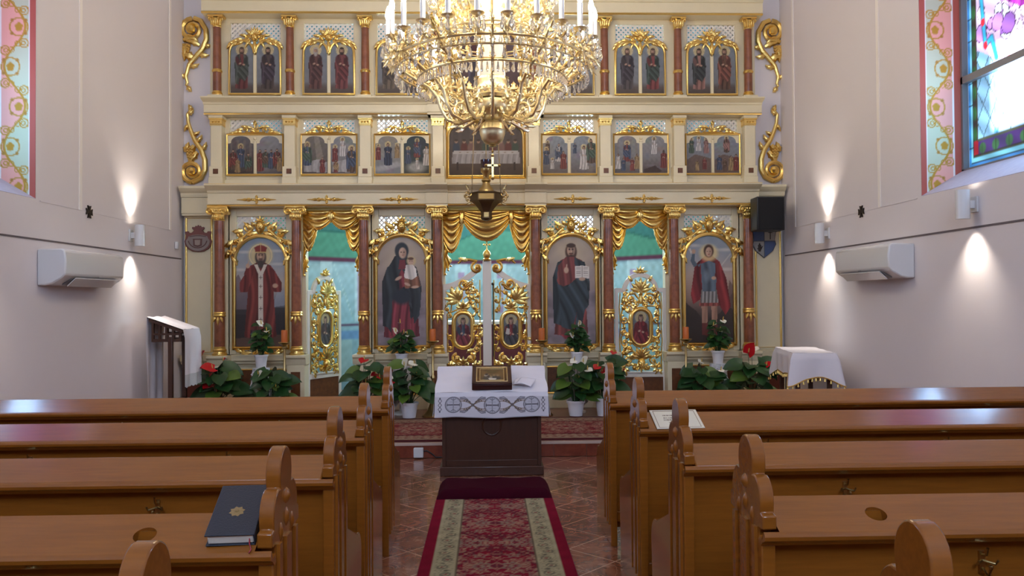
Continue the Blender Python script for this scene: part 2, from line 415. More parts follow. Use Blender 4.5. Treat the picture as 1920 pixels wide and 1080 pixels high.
def stained(cv):
    # x: -.88 (camera side) .. +.88 (screen side); z metres above the sill, 0..2.7
    X, Z = -cv.X, cv.Z                      # mirrored so that X grows away from the screen side
    d = X + .88                             # distance from the screen-side edge
    rg = np.random.RandomState(5)
    cv.C[:] = (228, 240, 255)
    dd = np.minimum(np.minimum(d, 1.76 - d), np.minimum(Z, 2.7 - Z) * 1.0)
    # lozenges
    u = (X / .17 + Z / .26) % 1; v = (X / .17 - Z / .26) % 1
    iu = np.floor(X / .17 + Z / .26); iv = np.floor(X / .17 - Z / .26)
    tone = (np.sin(iu * 12.9 + iv * 78.2) * 43758.5) % 1
    cv.C = np.array((140, 200, 245.)) * (1 - tone[..., None] * .3) + 0 * cv.C
    cv.mix(np.clip((d - .28) / .06, 0, 1) * np.clip((1.55 - d) / .06, 0, 1) * np.clip(1.2 - Z, 0, .3) / .3, (158, 198, 255))
    cv.mix((np.minimum(np.minimum(u, 1 - u), np.minimum(v, 1 - v)) < .035) * .75, (30, 60, 70))
    # darker blue band that runs through the lozenges
    cv.mix((np.abs(d - .36) < .03) * (Z < .8) * .7, (70, 160, 215)); cv.mix((np.abs(Z - .77 - .18 * (d - .3)) < .04) * (d > .3) * .7, (90, 150, 200))
    # clouds and robe above
    top = Z > .92 + .12 * np.sin(X * 5)
    cv.mix(top * (d > .12) * 1., (214, 190, 238))
    for i in range(150):
        cx, cz = rg.uniform(-.7, .7), rg.uniform(1.0, 2.5); r = rg.uniform(.03, .09)
        c = [(240, 225, 255), (190, 140, 225), (225, 240, 255), (150, 100, 200), (255, 240, 250)][rg.randint(5)]
        a = np.hypot(X - cx, Z - cz); cv.mix((a < r) * 1., (50, 30, 70)); cv.mix((a < r * .9) * 1., c)
    cv.X = X
    cv.poly([(-.42, 1.30), (-.2, 1.16), (.3, 1.22), (.62, 1.5), (.5, 2.3), (0, 2.4), (-.4, 1.9)], (176, 46, 190), fold=.35, ff=40)
    cv.ell(.05, 2.0, .2, .3, (60, 70, 170), .1); cv.ell(-.35, 1.45, .1, .12, (40, 50, 110), .1); cv.ell(.05, 2.42, .1, .13, (240, 200, 170), .1)
    # turquoise ribbon with red knots
    cv.line([(-.72, 1.9), (-.70, 1.5), (-.66, 1.15), (-.64, 1.0), (-.56, 1.04), (-.5, .86)], .034, (30, 40, 50)); cv.line([(-.72, 1.9), (-.70, 1.5), (-.66, 1.15), (-.64, 1.0), (-.56, 1.04), (-.5, .86)], .026, (30, 170, 225))
    for q in ((-.705, 1.55), (-.67, 1.2), (-.64, 1.0), (-.35, .80)): cv.ell(q[0], q[1], .025, .035, (210, 30, 50), .2)
    # borders: cream rods, dark green leaf band, blue tiles; narrower at the sides than at the foot
    ds = np.minimum(d, 1.76 - d) * 2; dd = np.minimum(np.minimum(ds, Z), 2.7 - Z)
    cv.mix((dd < .255) * 1., (236, 240, 190)); cv.mix((dd < .225) * 1., (54, 44, 40))
    cv.mix(((dd < .225) & (Z < .225) & (ds > .24)) * 1., (70, 44, 120))
    for k in range(22):
        for cx, cz, rx, rz in ((-.88 + .083, .30 + k * .17, .024, .06), (-.70 + k * .17, .165, .045, .045)):
            cv.ell(cx, cz, rx, rz, (52, 118, 62), .3, op=.85); cv.line([(cx, cz - .05), (cx, cz + .05)], .005, (26, 70, 34))
    cv.mix((dd < .115) * 1., (214, 226, 170)); cv.mix((dd < .1) * 1., (60, 130, 200))
    cv.mix(((dd < .1) & (dd > .06)) * 1., (120, 200, 232)); cv.mix((dd < .1) * ((Z * 5.5 % 1 < .05) | (X * 5.5 % 1 < .03)) * .8, (20, 40, 60))
    cv.mix(((ds < .235) & (ds > .12) & (Z < .235) & (Z > .12)) * 1., (170, 28, 44))
    for q, w_ in ((.24, .01), (.11, .009), (.06, .007)): cv.mix((np.abs(dd - q) < w_) * .8, (30, 40, 36))
    cv.C *= (1 + .12 * np.sin(Z * 31 + X * 17))[..., None]
    hot = np.clip((d - .27) / .22, 0, 1) * np.clip((1.5 - d) / .2, 0, 1) * np.clip((Z - .26) / .06, 0, 1) * np.clip((1.0 - Z) / .2, 0, 1)
    cv.G = (.9 + .5 * (ds > .25) * (Z > .24)) * (1 + hot * HOT)
gl = None
sill_paint = material('sill_paint', S(186, 178, 188), .6, var=.35, vscale=16, col2=S(160, 146, 170))
n = 0
for s in (-1, 1):
    for k, (y0, y1) in enumerate(((YW0, YW1),)):
        n += 1
        m = MB(); m.prism([(s * 3.7, ZS), (s * 4.2, ZS), (s * 4.2, ZS + .21), (s * 4.05, ZS + .21), (s * 3.7, ZS + .004)], y0, y1)
        struct(m.build('trim_sill_%d' % n, sill_paint, smooth=False))
        o = pic('trim_reveal_%d' % n, 'fresco', None, lambda q: .175, 2.89, 46 if k == 0 else 14, 300 if k == 0 else 60, reveal, unit=1)
        o.location = (s * 3.875, y1 - .004, ZS); o.scale.x = s; struct(o)
        # frame and bar
        m = MB(); a, b = sorted((s * 4.05, s * 4.1))
        for z0, z1 in ((ZS + .2, ZS + .225), (3.26, 3.32), (4.2, 4.24), (ZT - .04, ZT)): m.box(a, b, y0, y1, z0, z1)
        for q in (y0, (y0 + y1) / 2 - .02, y1 - .03): m.box(a, b, q, q + .03, ZS + .2, ZT)
        w_ = struct(m.build('window_%d' % n, 'grey', smooth=False))
        o = pic('pane', 'glass', w_, lambda q: .88, 2.68, 150 if k == 0 else 44, 230 if k == 0 else 66, stained, flat='x', y=s * 4.11, x=(y0 + y1) / 2, z=ZS + .21, unit=1)
        # outer reveal edge on the camera side stays plain plaster

# sanctuary behind the screen: painted apse
def apse(seed, L):
    def f(cv):
        X, Z = cv.X, cv.Z; rg = np.random.RandomState(seed)
        cv.vgrad([(0, (120, 150, 160)), (1.0, (150, 186, 196)), (1.85, (176, 200, 208)), (1.9, (128, 150, 168)), (5, (96, 130, 150))])
        hill = 2.34 + .1 * np.sin(X * 2.3 + seed) + .05 * np.sin(X * 5 + seed * 2)
        cv.mix((Z > 1.93) * 1., (92, 150, 128)); cv.mix((Z > hill) * 1., (70, 124, 120)); cv.mix((Z > 2.75) * 1., (88, 130, 140))
        cv.mix((np.abs(Z - hill) < .02) * .5, (50, 98, 84))
        cv.mix((np.abs(Z - 1.93) < .028) * 1., (104, 56, 78)); cv.mix((np.abs(Z - .95) < .02) * 1., (96, 62, 92)); cv.mix((np.abs(Z - .8) < .06) * .6, (90, 130, 190))
        for k in range(-3, 4):
            cx = k * .62 + .2
            cv.mix((np.abs(X - cx) < .10) * (Z > 1.0) * (Z < 1.88) * .75, (206, 222, 228))
            cv.mix((np.abs(X - cx) < .05) * (Z > 1.1) * (Z < 1.75) * .8, (184, 140, 180)); cv.mix((np.abs(X - cx) < .035) * (Z > 1.2) * (Z < 1.65) * .9, (172, 208, 220))
            cv.poly([(cx + .15, .1), (cx + .5, .1), (cx + .45, .75), (cx + .2, .75)], (170, 196, 190), .5)
            cv.line([(cx + .14, 1.05), (cx + .3, 1.5), (cx + .48, 1.05)], .02, (150, 180, 176), .6); cv.line([(cx + .14, 1.85), (cx + .46, 1.1)], .008, (210, 224, 224), .7)
        cv.speckle(.1, seed)
    return f
P_ = [(-2.9, 10.1), (-2.9, 11.2), (-1.2, 12.9), (1.2, 12.9), (2.9, 11.2), (2.9, 10.1)]
for i, (p, q) in enumerate(zip(P_[:-1], P_[1:])):
    L = math.dist(p, q)
    o = pic('wall_apse_%d' % (i + 1), 'fresco', None, lambda z: L / 2, 5.6, int(L * 40), 170, apse(i * 3 + 1, L), unit=1)
    o.location = ((p[0] + q[0]) / 2, (p[1] + q[1]) / 2, .143); o.rotation_euler.z = math.atan2(q[1] - p[1], q[0] - p[0])
    struct(o); so = o.modifiers.new('thick', 'SOLIDIFY'); so.thickness = .12; so.offset = -1
m = MB().prism([(-3.1, 10.1), (-3.1, 11.3), (-1.2, 13.1), (1.2, 13.1), (3.1, 11.3), (3.1, 10.1)], 5.7, 5.8, 'z')
struct(m.build('ceiling_apse', 'plaster_white', smooth=False))
m = MB()
for s in (-1, 1): m.box(*sorted((s * 2.9, s * 3.3)), 9.95, 10.15, .143, 5.7)
m.box(-3.3, 3.3, 9.95, 10.15, 5.4, 5.75)
struct(m.build('wall_chancel_arch', 'plaster', smooth=False))
sky_glass = material('sky_glass', (.7, .85, 1), .2, emit=(.62, .84, 1), estr=30)
for k, s in enumerate((-1, 1)):
    f = thing('window', '', 'window', (s * 1.585, 12.485, 2.3), s * -PI / 4 * -1 if False else (PI / 4 if s < 0 else -PI / 4))
    for kk in ('label', 'category'): del f[kk]
    f.name = 'window_%d' % (3 + k)
    m = MB()
    for z0 in (0, .72, 1.44, 2.1): m.box(-.33, .33, -.05, -.005, z0, z0 + .035)
    for x0 in (-.33, -.015, .3): m.box(x0, x0 + .03, -.05, -.005, 0, 2.13)
    struct(f); m.build('frame', 'grey', f, smooth=False)
    MB().box(-.31, .31, -.03, -.02, .02, 2.12).build('pane', sky_glass, f, smooth=False)
# ================================================================ the icon screen
CX_LOW = (-3.18, -2.27, -1.47, -.59, .59, 1.47, 2.27, 3.18)
CX_UP = (-3.23, -2.36, -1.455, -.58, .58, 1.455, 2.36, 3.23)
def clip_poly(P, x0, x1, z0, z1):
    for ax, lim, sg in ((0, x0, 1), (0, x1, -1), (1, z0, 1), (1, z1, -1)):
        out = []
        for a, b in zip(P, P[1:] + P[:1]):
            ia, ib = (a[ax] - lim) * sg >= 0, (b[ax] - lim) * sg >= 0
            if ia: out.append(a)
            if ia != ib:
                t = (lim - a[ax]) / (b[ax] - a[ax]); out.append((a[0] + t * (b[0] - a[0]), a[1] + t * (b[1] - a[1])))
        P = out
        if len(P) < 3: return None
    return P
def lattice(mb, x0, x1, z0, z1, y, pitch=.058, wd=.0108):
    for d, yo in ((1, 0), (-1, .006)):
        c = -4.0
        lo = (x0 - z1 if d > 0 else x0 + z0) - .1; hi = (x1 - z0 if d > 0 else x1 + z1) + .1
        k = math.floor(lo / pitch)
        while k * pitch < hi:
            c = k * pitch; k += 1          # line x - d*z = c
            w2 = wd * 1.414
            P = clip_poly([(c - w2 + d * -9, -9), (c + w2 + d * -9, -9), (c + w2 + d * 9, 9), (c - w2 + d * 9, 9)], x0, x1, z0, z1)
            if P: mb.prism(P, y + yo, y + yo + .006)
scr = thing('iconostasis', 'ivory and gilded three-tier icon screen filling the front of the church', 'icon screen', (0, 9.8, .143))
def cornice(name, prof, x0, x1, mat='ivory', ress=()):
    m = wb(scr); m.prism(prof, x0, x1, 'x')
    for c, hw, dy in ress: m.prism([(y - (dy if y < 9.7 else 0), z) for y, z in prof], c - hw, c + hw, 'x')
    return m.build(name, mat, scr, ang=25)
# --- lower tier
Z0, ZD, ZC0, ZC1 = .143, .82, 2.585, 2.84
m = wb(scr)
bays = [(-3.12, -2.33), (-1.41, -.65), (.65, 1.41), (2.33, 3.12)]        # icon bays
for c in CX_LOW: m.box(c - .085, c + .085, 9.75, 9.88, ZD, ZC0)
for a, b_ in bays:
    m.box(a, a + .1, 9.75, 9.84, ZD, ZC0); m.box(b_ - .1, b_, 9.75, 9.84, ZD, ZC0); m.box(a + .1, b_ - .1, 9.75, 9.84, ZD, 1.95)
    m.box(a + .1, b_ - .1, 9.75, 9.84, 2.485, ZC0)
for a, b_ in ((-2.2, -1.54), (-.52, .52), (1.54, 2.2)): m.box(a - .02, b_ + .02, 9.76, 9.88, 2.53, ZC0)
m.build('lower_wall', 'ivory', scr, bevel=.006)
for k, (a, b_) in enumerate(bays):
    m = wb(scr); lattice(m, a + .09, b_ - .09, 1.9, 2.5, 9.775); m.build('lattice_panel', 'lattice', scr, smooth=False)
# dado, plinth, pedestals
for a, b_ in ((-3.66, -2.17), (-1.57, -.49), (.49, 1.57), (2.17, 3.66)):
    m = wb(scr); m.box(a, b_, 9.74, 9.88, Z0, ZD - .05)
    m.box(a, b_, 9.67, 9.88, Z0, .29)
    m.prism([(9.88, ZD - .14), (9.73, ZD - .14), (9.72, ZD - .115), (9.69, ZD - .11), (9.685, ZD - .085), (9.66, ZD - .07), (9.655, ZD - .035), (9.64, ZD), (9.88, ZD)], a, b_, 'x')
    m.build('dado', 'ivory', scr, ang=25, bevel=.004)
for c in CX_LOW:
    m = wb(scr); m.box(c - .105, c + .105, 9.56, 9.76, Z0, ZD - .12); m.box(c - .12, c + .12, 9.53, 9.76, Z0, .27)
    m.prism([(9.76, ZD - .12), (9.56, ZD - .12), (9.545, ZD - .09), (9.535, ZD - .05), (9.51, ZD - .03), (9.51, ZD), (9.76, ZD)], c - .125, c + .125, 'x')
    p = m.build('pedestal', 'ivory', scr, ang=25, bevel=.004)
    m = wb(scr); m.box(c - .055, c + .055, 9.553, 9.56, .32, .62); m.build('inset_panel', 'panel', p, smooth=False)
for a, b_ in bays:
    m = wb(scr); m.box(a + .08, b_ - .08, 9.733, 9.745, .33, .63); p = m.build('dado_panel', 'panel', scr, smooth=False)
    m = wb(scr)
    for z in (.322, .638): m.tube([(a + .07, 9.733, z), (b_ - .07, 9.733, z)], .010)
    m.build('gold_bead', 'gold', p)
for a, b_ in ((-3.62, -3.32), (3.32, 3.62)): m = wb(scr); m.box(a, b_, 9.733, 9.745, .31, .64); m.build('dado_panel', 'red_panel', scr, smooth=False)
# plain side panels
for s in (-1, 1):
    m = wb(scr); m.box(*sorted((s * 3.3, s * 3.655)), 9.80, 9.88, ZD, ZC0); p = m.build('side_panel', 'ivory', scr, bevel=.004)
    m = wb(scr)
    m.frame([(s * 3.635, ZD + .03), (s * 3.635, 2.47), (s * 3.33, 2.47), (s * 3.33, ZD + .03)], .013, True, 9.795); m.build('gold_edge', 'gold', p)
PR = lambda f, z0, z1, d: [(9.88, z0), (f, z0), (f, z0 + .02), (f - .012, z0 + .028), (f - .012, z0 + .16 * (z1 - z0) / .26), (f - .03, z0 + .165 * (z1 - z0) / .26), (f - .04, z0 + .19 * (z1 - z0) / .26),
                           (f - .4 * d, z0 + .2 * (z1 - z0) / .26), (f - .75 * d, z0 + .215 * (z1 - z0) / .26), (f - d, z0 + .24 * (z1 - z0) / .26), (f - d, z1), (9.88, z1)]
p = cornice('lower_cornice', PR(9.58, ZC0, ZC1, .14), -3.3, 3.3, ress=((-.59, .13, .035), (.59, .13, .035)))
cornice('side_cornice', PR(9.72, ZC0 - .09, ZC1, .1), -3.66, -3.28); cornice('side_cornice', PR(9.72, ZC0 - .09, ZC1, .1), 3.28, 3.66)
m = wb(scr); m.tube([(-3.31, 9.573, ZC0 + .012), (3.31, 9.573, ZC0 + .012)], .010); m.tube([(-3.3, 9.445, ZC1 - .004), (3.3, 9.445, ZC1 - .004)], .006); m.build('gold_bead', 'gold', p)
for c in (-2.725, -1.9, -1.04, 1.04, 1.9, 2.725):
    m = wb(scr); y = 9.565; z = 2.665
    m.flower(c, z, .04, 4, y, .018); m.ball(c, y - .02, z, .016); m.leaf(c, z + .02, PI / 2, .035, .035, .015, 0, y=y); m.leaf(c, z - .02, -PI / 2, .035, .035, .015, 0, y=y)
    for s in (-1, 1):
        m.lathe([(.002, 0), (.016, .02), (.02, .05), (.012, .075), (.016, .085), (.008, .1), (.01, .14), (.001, .2)], seg=8) if False else None
        pts = [(c + s * q, y - .004, z) for q in (.03, .045, .06, .085, .105, .115, .13, .15, .17, .23)]
        m.tube(pts, [.009, .018, .011, .024, .021, .011, .019, .015, .008, .003], 8)
    m.build('frieze_ornament', 'gold', scr)
# --- middle tier
ZM0, ZM1 = ZC1, 3.69
m = wb(scr)
m.box(-3.34, 3.34, 9.72, 9.88, ZM0, 2.93)
for a, b_ in zip(CX_UP[:-1], CX_UP[1:]):
    c = (a + b_) / 2; hw = .31
    if abs(c) < .1: m.box(a, b_, 9.78, 9.86, 2.93, ZM1 + .02); continue
    m.box(a, b_, 9.78, 9.86, 2.93, 3.49); m.box(a, b_, 9.78, 9.86, 3.665, ZM1 + .02)
    m.box(a, c - hw, 9.78, 9.86, 3.48, 3.67); m.box(c + hw, b_, 9.78, 9.86, 3.48, 3.67)
m.box(-3.34, CX_UP[0], 9.78, 9.86, 2.93, ZM1); m.box(CX_UP[-1], 3.34, 9.78, 9.86, 2.93, ZM1)
m.build('middle_wall', 'ivory', scr, bevel=.005)
for a, b_ in zip(CX_UP[:-1], CX_UP[1:]):
    c = (a + b_) / 2
    if abs(c) < .1: continue
    m = wb(scr); lattice(m, c - .33, c + .33, 3.47, 3.675, 9.80); m.build('lattice_panel', 'lattice', scr, smooth=False)
    m = wb(scr); lattice(m, c - .31, c + .31, 4.50, 4.85, 9.80); m.build('lattice_panel', 'lattice', scr, smooth=False)
for c in CX_UP:
    m = wb(scr); m.box(c - .065, c + .065, 9.66, 9.79, 2.93, ZM1); m.box(c - .085, c + .085, 9.63, 9.79, 2.86, 2.945); m.box(c - .08, c + .08, 9.64, 9.79, 2.945, 3.075)
    m.box(c - .085, c + .085, 9.63, 9.79, 3.655, ZM1)
    p = m.build('pilaster', 'ivory', scr, bevel=.005)
    m = wb(scr); m.box(c - .03, c + .03, 9.634, 9.64, 2.985, 3.045); m.build('inset_panel', 'panel', p, smooth=False)
    m = wb(scr); m.box(c - .072, c + .072, 9.645, 9.79, 3.585, 3.64); m.box(c - .082, c + .082, 9.635, 9.79, 3.64, 3.655); m.box(c - .072, c + .072, 9.65, 9.79, 3.57, 3.58)
    for q in (-.035, 0, .035): m.ball(c + q, 9.645, 3.612, .013, 8)
    m.build('capital', 'gold', p)
p = cornice('middle_cornice', PR(9.62, ZM1, 3.88, .13), -3.36, 3.36, ress=((-.58, .12, .03), (.58, .12, .03)))
m = wb(scr); m.tube([(-3.36, 9.612, ZM1 + .008), (3.36, 9.612, ZM1 + .008)], .008); m.build('gold_bead', 'gold', p)
# --- upper tier
ZU0, ZU1 = 3.88, 4.90
m = wb(scr); m.box(-3.34, 3.34, 9.66, 9.88, ZU0, 3.925)
for a, b_ in zip(CX_UP[:-1], CX_UP[1:]):
    c = (a + b_) / 2
    if abs(c) < .1: m.box(a, b_, 9.78, 9.86, 3.9, ZU1 + .02); continue
    m.box(a, b_, 9.78, 9.86, 3.9, 4.54); m.box(a, b_, 9.78, 9.86, 4.845, ZU1 + .02)
    m.box(a, c - .30, 9.78, 9.86, 4.53, 4.85); m.box(c + .30, b_, 9.78, 9.86, 4.53, 4.85)
m.box(-3.34, CX_UP[0], 9.78, 9.86, 3.9, ZU1); m.box(CX_UP[-1], 3.34, 9.78, 9.86, 3.9, ZU1)
for c in CX_UP: m.box(c - .085, c + .085, 9.6, 9.79, ZU0, 3.93)
m.build('upper_wall', 'ivory', scr, bevel=.005)
p = cornice('upper_cornice', PR(9.60, ZU1, 5.14, .16), -3.38, 3.38)
m = wb(scr); m.tube([(-3.38, 9.592, ZU1 + .01), (3.38, 9.592, ZU1 + .01)], .012)
for k in range(90):
    x = -3.3 + k * .0742; m.leaf(x, 5.135, PI / 2, .07, .05, .012, .1, y=9.45)
m.build('gold_bead', 'gold', p)
m = wb(scr); m.box(-3.3, 3.3, 9.7, 9.9, 5.14, 5.56); m.build('crowning_wall', 'ivory', scr)

# --- columns
NB = ['between the side panel with the red arms and the bishop icon', 'between the bishop icon and the open left side door', 'between the open left side door and the mother and child icon',
      'between the mother and child icon and the royal doors', 'between the royal doors and the icon with the open book', 'between the icon with the open book and the closed right side door',
      'between the closed right side door and the red-cloaked soldier icon', 'between the soldier icon and the black speaker']
def low_column():
    t = thing('marble_colonnette', '', 'column', (0, 0, 0), 0, 'tall red marble columns of the lower tier')
    MB().lathe([(.001, .08), (.062, .08), (.062, .1), (.061, .6), (.055, 1.62), (.001, 1.62)], seg=20).build('shaft', 'marble', t)
    MB().lathe([(.001, 0), (.085, 0), (.088, .012), (.085, .025), (.072, .03), (.07, .045), (.079, .05), (.08, .065), (.072, .075), (.066, .085), (.069, .095), (.06, .105), (.001, .105)], seg=20).build('base', 'gold', t)
    m = MB().lathe([(.05, .455), (.068, .458), (.074, .47), (.068, .482), (.066, .49), (.074, .5), (.068, .515), (.05, .52)], seg=20)
    for q, L in ((-.5, .07), (0, .1), (.5, .07)): m.leaf(.04 * q * 1.6, .455, -PI / 2 + q * .8, L, .035, .012, .1, y=-.062)
    m.build('collar', 'gold', t)
    m = MB().lathe([(.05, 1.6), (.062, 1.6), (.064, 1.612), (.057, 1.62), (.06, 1.66), (.072, 1.69), (.05, 1.70)], seg=20)
    m.box(-.118, .118, -.085, .06, 1.745, 1.765); m.box(-.09, .09, -.075, .05, 1.69, 1.748)
    for k in range(7): m.leaf(-.06 + .02 * k, 1.615, PI / 2, .075, .028, .014, .1, y=-.058 + .0 * k)
    for q in (-.03, 0, .03): m.ball(q, -.078, 1.718, .014, 8, 1.3)
    m.build('capital', 'gold', t)
    for s in (-1, 1):
        m = MB().scroll(s * .085, 1.705, .046, 1.6, PI / 2, s * -1 if False else -s, .011, y=-.08, tail=[(0, 1.742), (s * .04, 1.748)], end=1.3)
        m.prism([(s * .085 + .036 * math.cos(a), 1.705 + .036 * math.sin(a)) for a in np.linspace(0, 2 * PI, 17)[:-1]], -.072, .04)
        m.build('volute', 'gold', t)
    return t
t0 = low_column()
for i, c in enumerate(CX_LOW):
    o = t0 if i == 0 else dup(t0); o.location = (c, 9.625, ZD); o['label'] = 'lower-tier marble column ' + NB[i]
def up_column():
    t = thing('marble_colonnette', '', 'column', (0, 0, 0), 0, 'short red marble columns of the upper tier')
    MB().lathe([(.001, .04), (.05, .04), (.049, .4), (.045, .86), (.001, .86)], seg=16).build('shaft', material('red_marble_light', S(144, 88, 60), .3, var=.6, vscale=9, col2=S(102, 56, 38), coat=.2), t)
    MB().lathe([(.001, 0), (.068, 0), (.07, .012), (.058, .02), (.056, .03), (.064, .036), (.055, .05), (.052, .06), (.001, .06)], seg=16).build('base', 'gold', t)
    MB().lathe([(.04, .285), (.055, .287), (.062, .305), (.055, .322), (.04, .325)], seg=16).build('collar', 'gold', t)
    m = MB().lathe([(.04, .83), (.05, .83), (.052, .84), (.047, .85), (.05, .90), (.065, .935), (.04, .94)], seg=16)
    m.box(-.09, .09, -.075, .05, .945, .965)
    for k in range(5): m.leaf(-.045 + .0225 * k, .845, PI / 2 + (2 - k) * .08, .075, .034, .018, .1, y=-.046, curl=.02)
    for s in (-1, 1): m.scroll(s * .062, .92, .026, 1.2, PI / 2, -s, .008, y=-.055, tail=[(s * .01, .87), (s * .03, .94)])
    m.build('capital', 'gold', t)
    return t
NU = ['left end of the apostle row', 'left of the second apostle pair', 'right of the second apostle pair', 'half behind the chandelier, left of its column', 'half behind the chandelier, right of its column',
      'left of the second-last pair', 'left of the last apostle pair', 'right end of the apostle row']
t0 = up_column()
for i, c in enumerate(CX_UP):
    o = t0 if i == 0 else dup(t0); o.location = (c, 9.70, 3.93); o['label'] = 'short upper red marble column, ' + NU[i]
# ================================================================ icons
def saint(cv, cx, z0, h, robe, cloak=None, hair=(58, 40, 30), beard=0, halo=1, skin=(186, 140, 108), sash=None, arm=1, wide=1., side=1):
    u = h / 7.6; hz = z0 + h - .6 * u; e = cv.ell
    if halo: e(cx, hz + .05 * u, .95 * u, .95 * u, (216, 182, 104), .5, op=.75); cv.ring(cx, hz + .05 * u, .92 * u, .05 * u, (232, 204, 130), .8)
    e(cx, hz - .12 * u, .46 * u, .66 * u, hair, .25)
    k = wide
    cv.poly([(cx - .22 * u, hz - .5 * u), (cx - .75 * u * k, hz - .8 * u), (cx - 1.05 * u * k, hz - 1.3 * u), (cx - .95 * u * k, hz - 3.2 * u), (cx - 1.2 * u * k, z0 + .3 * u), (cx - .3 * u, z0 + .12 * u), (cx + .5 * u, z0 + .14 * u),
             (cx + 1.15 * u * k, z0 + .35 * u), (cx + .95 * u * k, hz - 3.2 * u), (cx + 1.05 * u * k, hz - 1.3 * u), (cx + .75 * u * k, hz - .8 * u), (cx + .22 * u, hz - .5 * u)], robe, 1, .22, 5.5 / u * 1.3, z0 * 9 + cx * 40)
    if cloak is not None:
        s = side
        cv.poly([(cx - s * .3 * u, hz - .6 * u), (cx - s * .95 * u * k, hz - .95 * u), (cx - s * 1.3 * u * k, hz - 2.2 * u), (cx - s * 1.25 * u * k, z0 + 1.2 * u), (cx - s * .55 * u, z0 + .9 * u), (cx - s * .2 * u, hz - 2.6 * u)], cloak, 1, .25, 6 / u, 1)
        cv.poly([(cx + s * .3 * u, hz - .6 * u), (cx + s * .95 * u * k, hz - .95 * u), (cx + s * 1.3 * u * k, hz - 2.6 * u), (cx + s * 1.2 * u * k, hz - 4.4 * u), (cx + s * .5 * u, z0 + 1.5 * u), (cx - s * .9 * u, hz - 4.6 * u), (cx - s * .6 * u, hz - 3.3 * u), (cx + s * .35 * u, hz - 2.4 * u)], cloak, 1, .25, 6 / u, 2, lean=.7)
    if sash: cv.poly([(cx - .2 * u, hz - .7 * u), (cx + .2 * u, hz - .7 * u), (cx + .22 * u, z0 + .6 * u), (cx - .22 * u, z0 + .6 * u)], sash)
    if arm:
        e(cx - .75 * u * k, hz - 1.9 * u, .34 * u, .85 * u, tuple(q * .8 for q in robe), .4, .25); e(cx + .75 * u * k, hz - 1.9 * u, .34 * u, .85 * u, tuple(q * .72 for q in (cloak or robe)), .4, -.25)
        e(cx - .28 * u, hz - 2.35 * u, .24 * u, .17 * u, skin, .4, .5); e(cx + .35 * u, hz - 2.55 * u, .24 * u, .17 * u, skin, .4, -.3)
    e(cx, hz - .5 * u, .2 * u, .3 * u, tuple(q * .8 for q in skin), .4)
    e(cx, hz, .33 * u, .47 * u, skin, .25); e(cx + .16 * u, hz - .05 * u, .2 * u, .42 * u, tuple(q * .62 for q in skin), 1.2, op=.5)
    if beard: e(cx, hz - .42 * u - .16 * u * beard, .29 * u, .24 * u * beard, hair, .5); e(cx, hz - .25 * u, .18 * u, .05 * u, hair, .5); e(cx, hz - .3 * u, .09 * u, .035 * u, (130, 66, 58), .5)
    else: e(cx, hz - .26 * u, .1 * u, .045 * u, (140, 64, 58), .5)
    e(cx, hz + .38 * u, .36 * u, .18 * u, hair, .3)
    for s in (-1, 1): e(cx + s * .13 * u, hz + .06 * u, .07 * u, .04 * u, (44, 30, 26), .5); e(cx + s * .13 * u, hz + .14 * u, .09 * u, .025 * u, (70, 46, 36), .5)
    e(cx + .02 * u, hz - .08 * u, .04 * u, .1 * u, tuple(min(255, q * 1.15) for q in skin), .6)
def clouds(cv, n, z1, seed, c=(158, 140, 152)):
    rg = np.random.RandomState(seed)
    for i in range(n):
        s = rg.choice([-1, 1]); z = rg.uniform(0, z1); x = s * (.24 - rg.uniform(0, .13) * (1 - z / z1) - .02)
        k = rg.uniform(.65, 1.05); cv.ell(x, z, rg.uniform(.025, .06), rg.uniform(.02, .045), tuple(q * k for q in c), .9, op=.7)
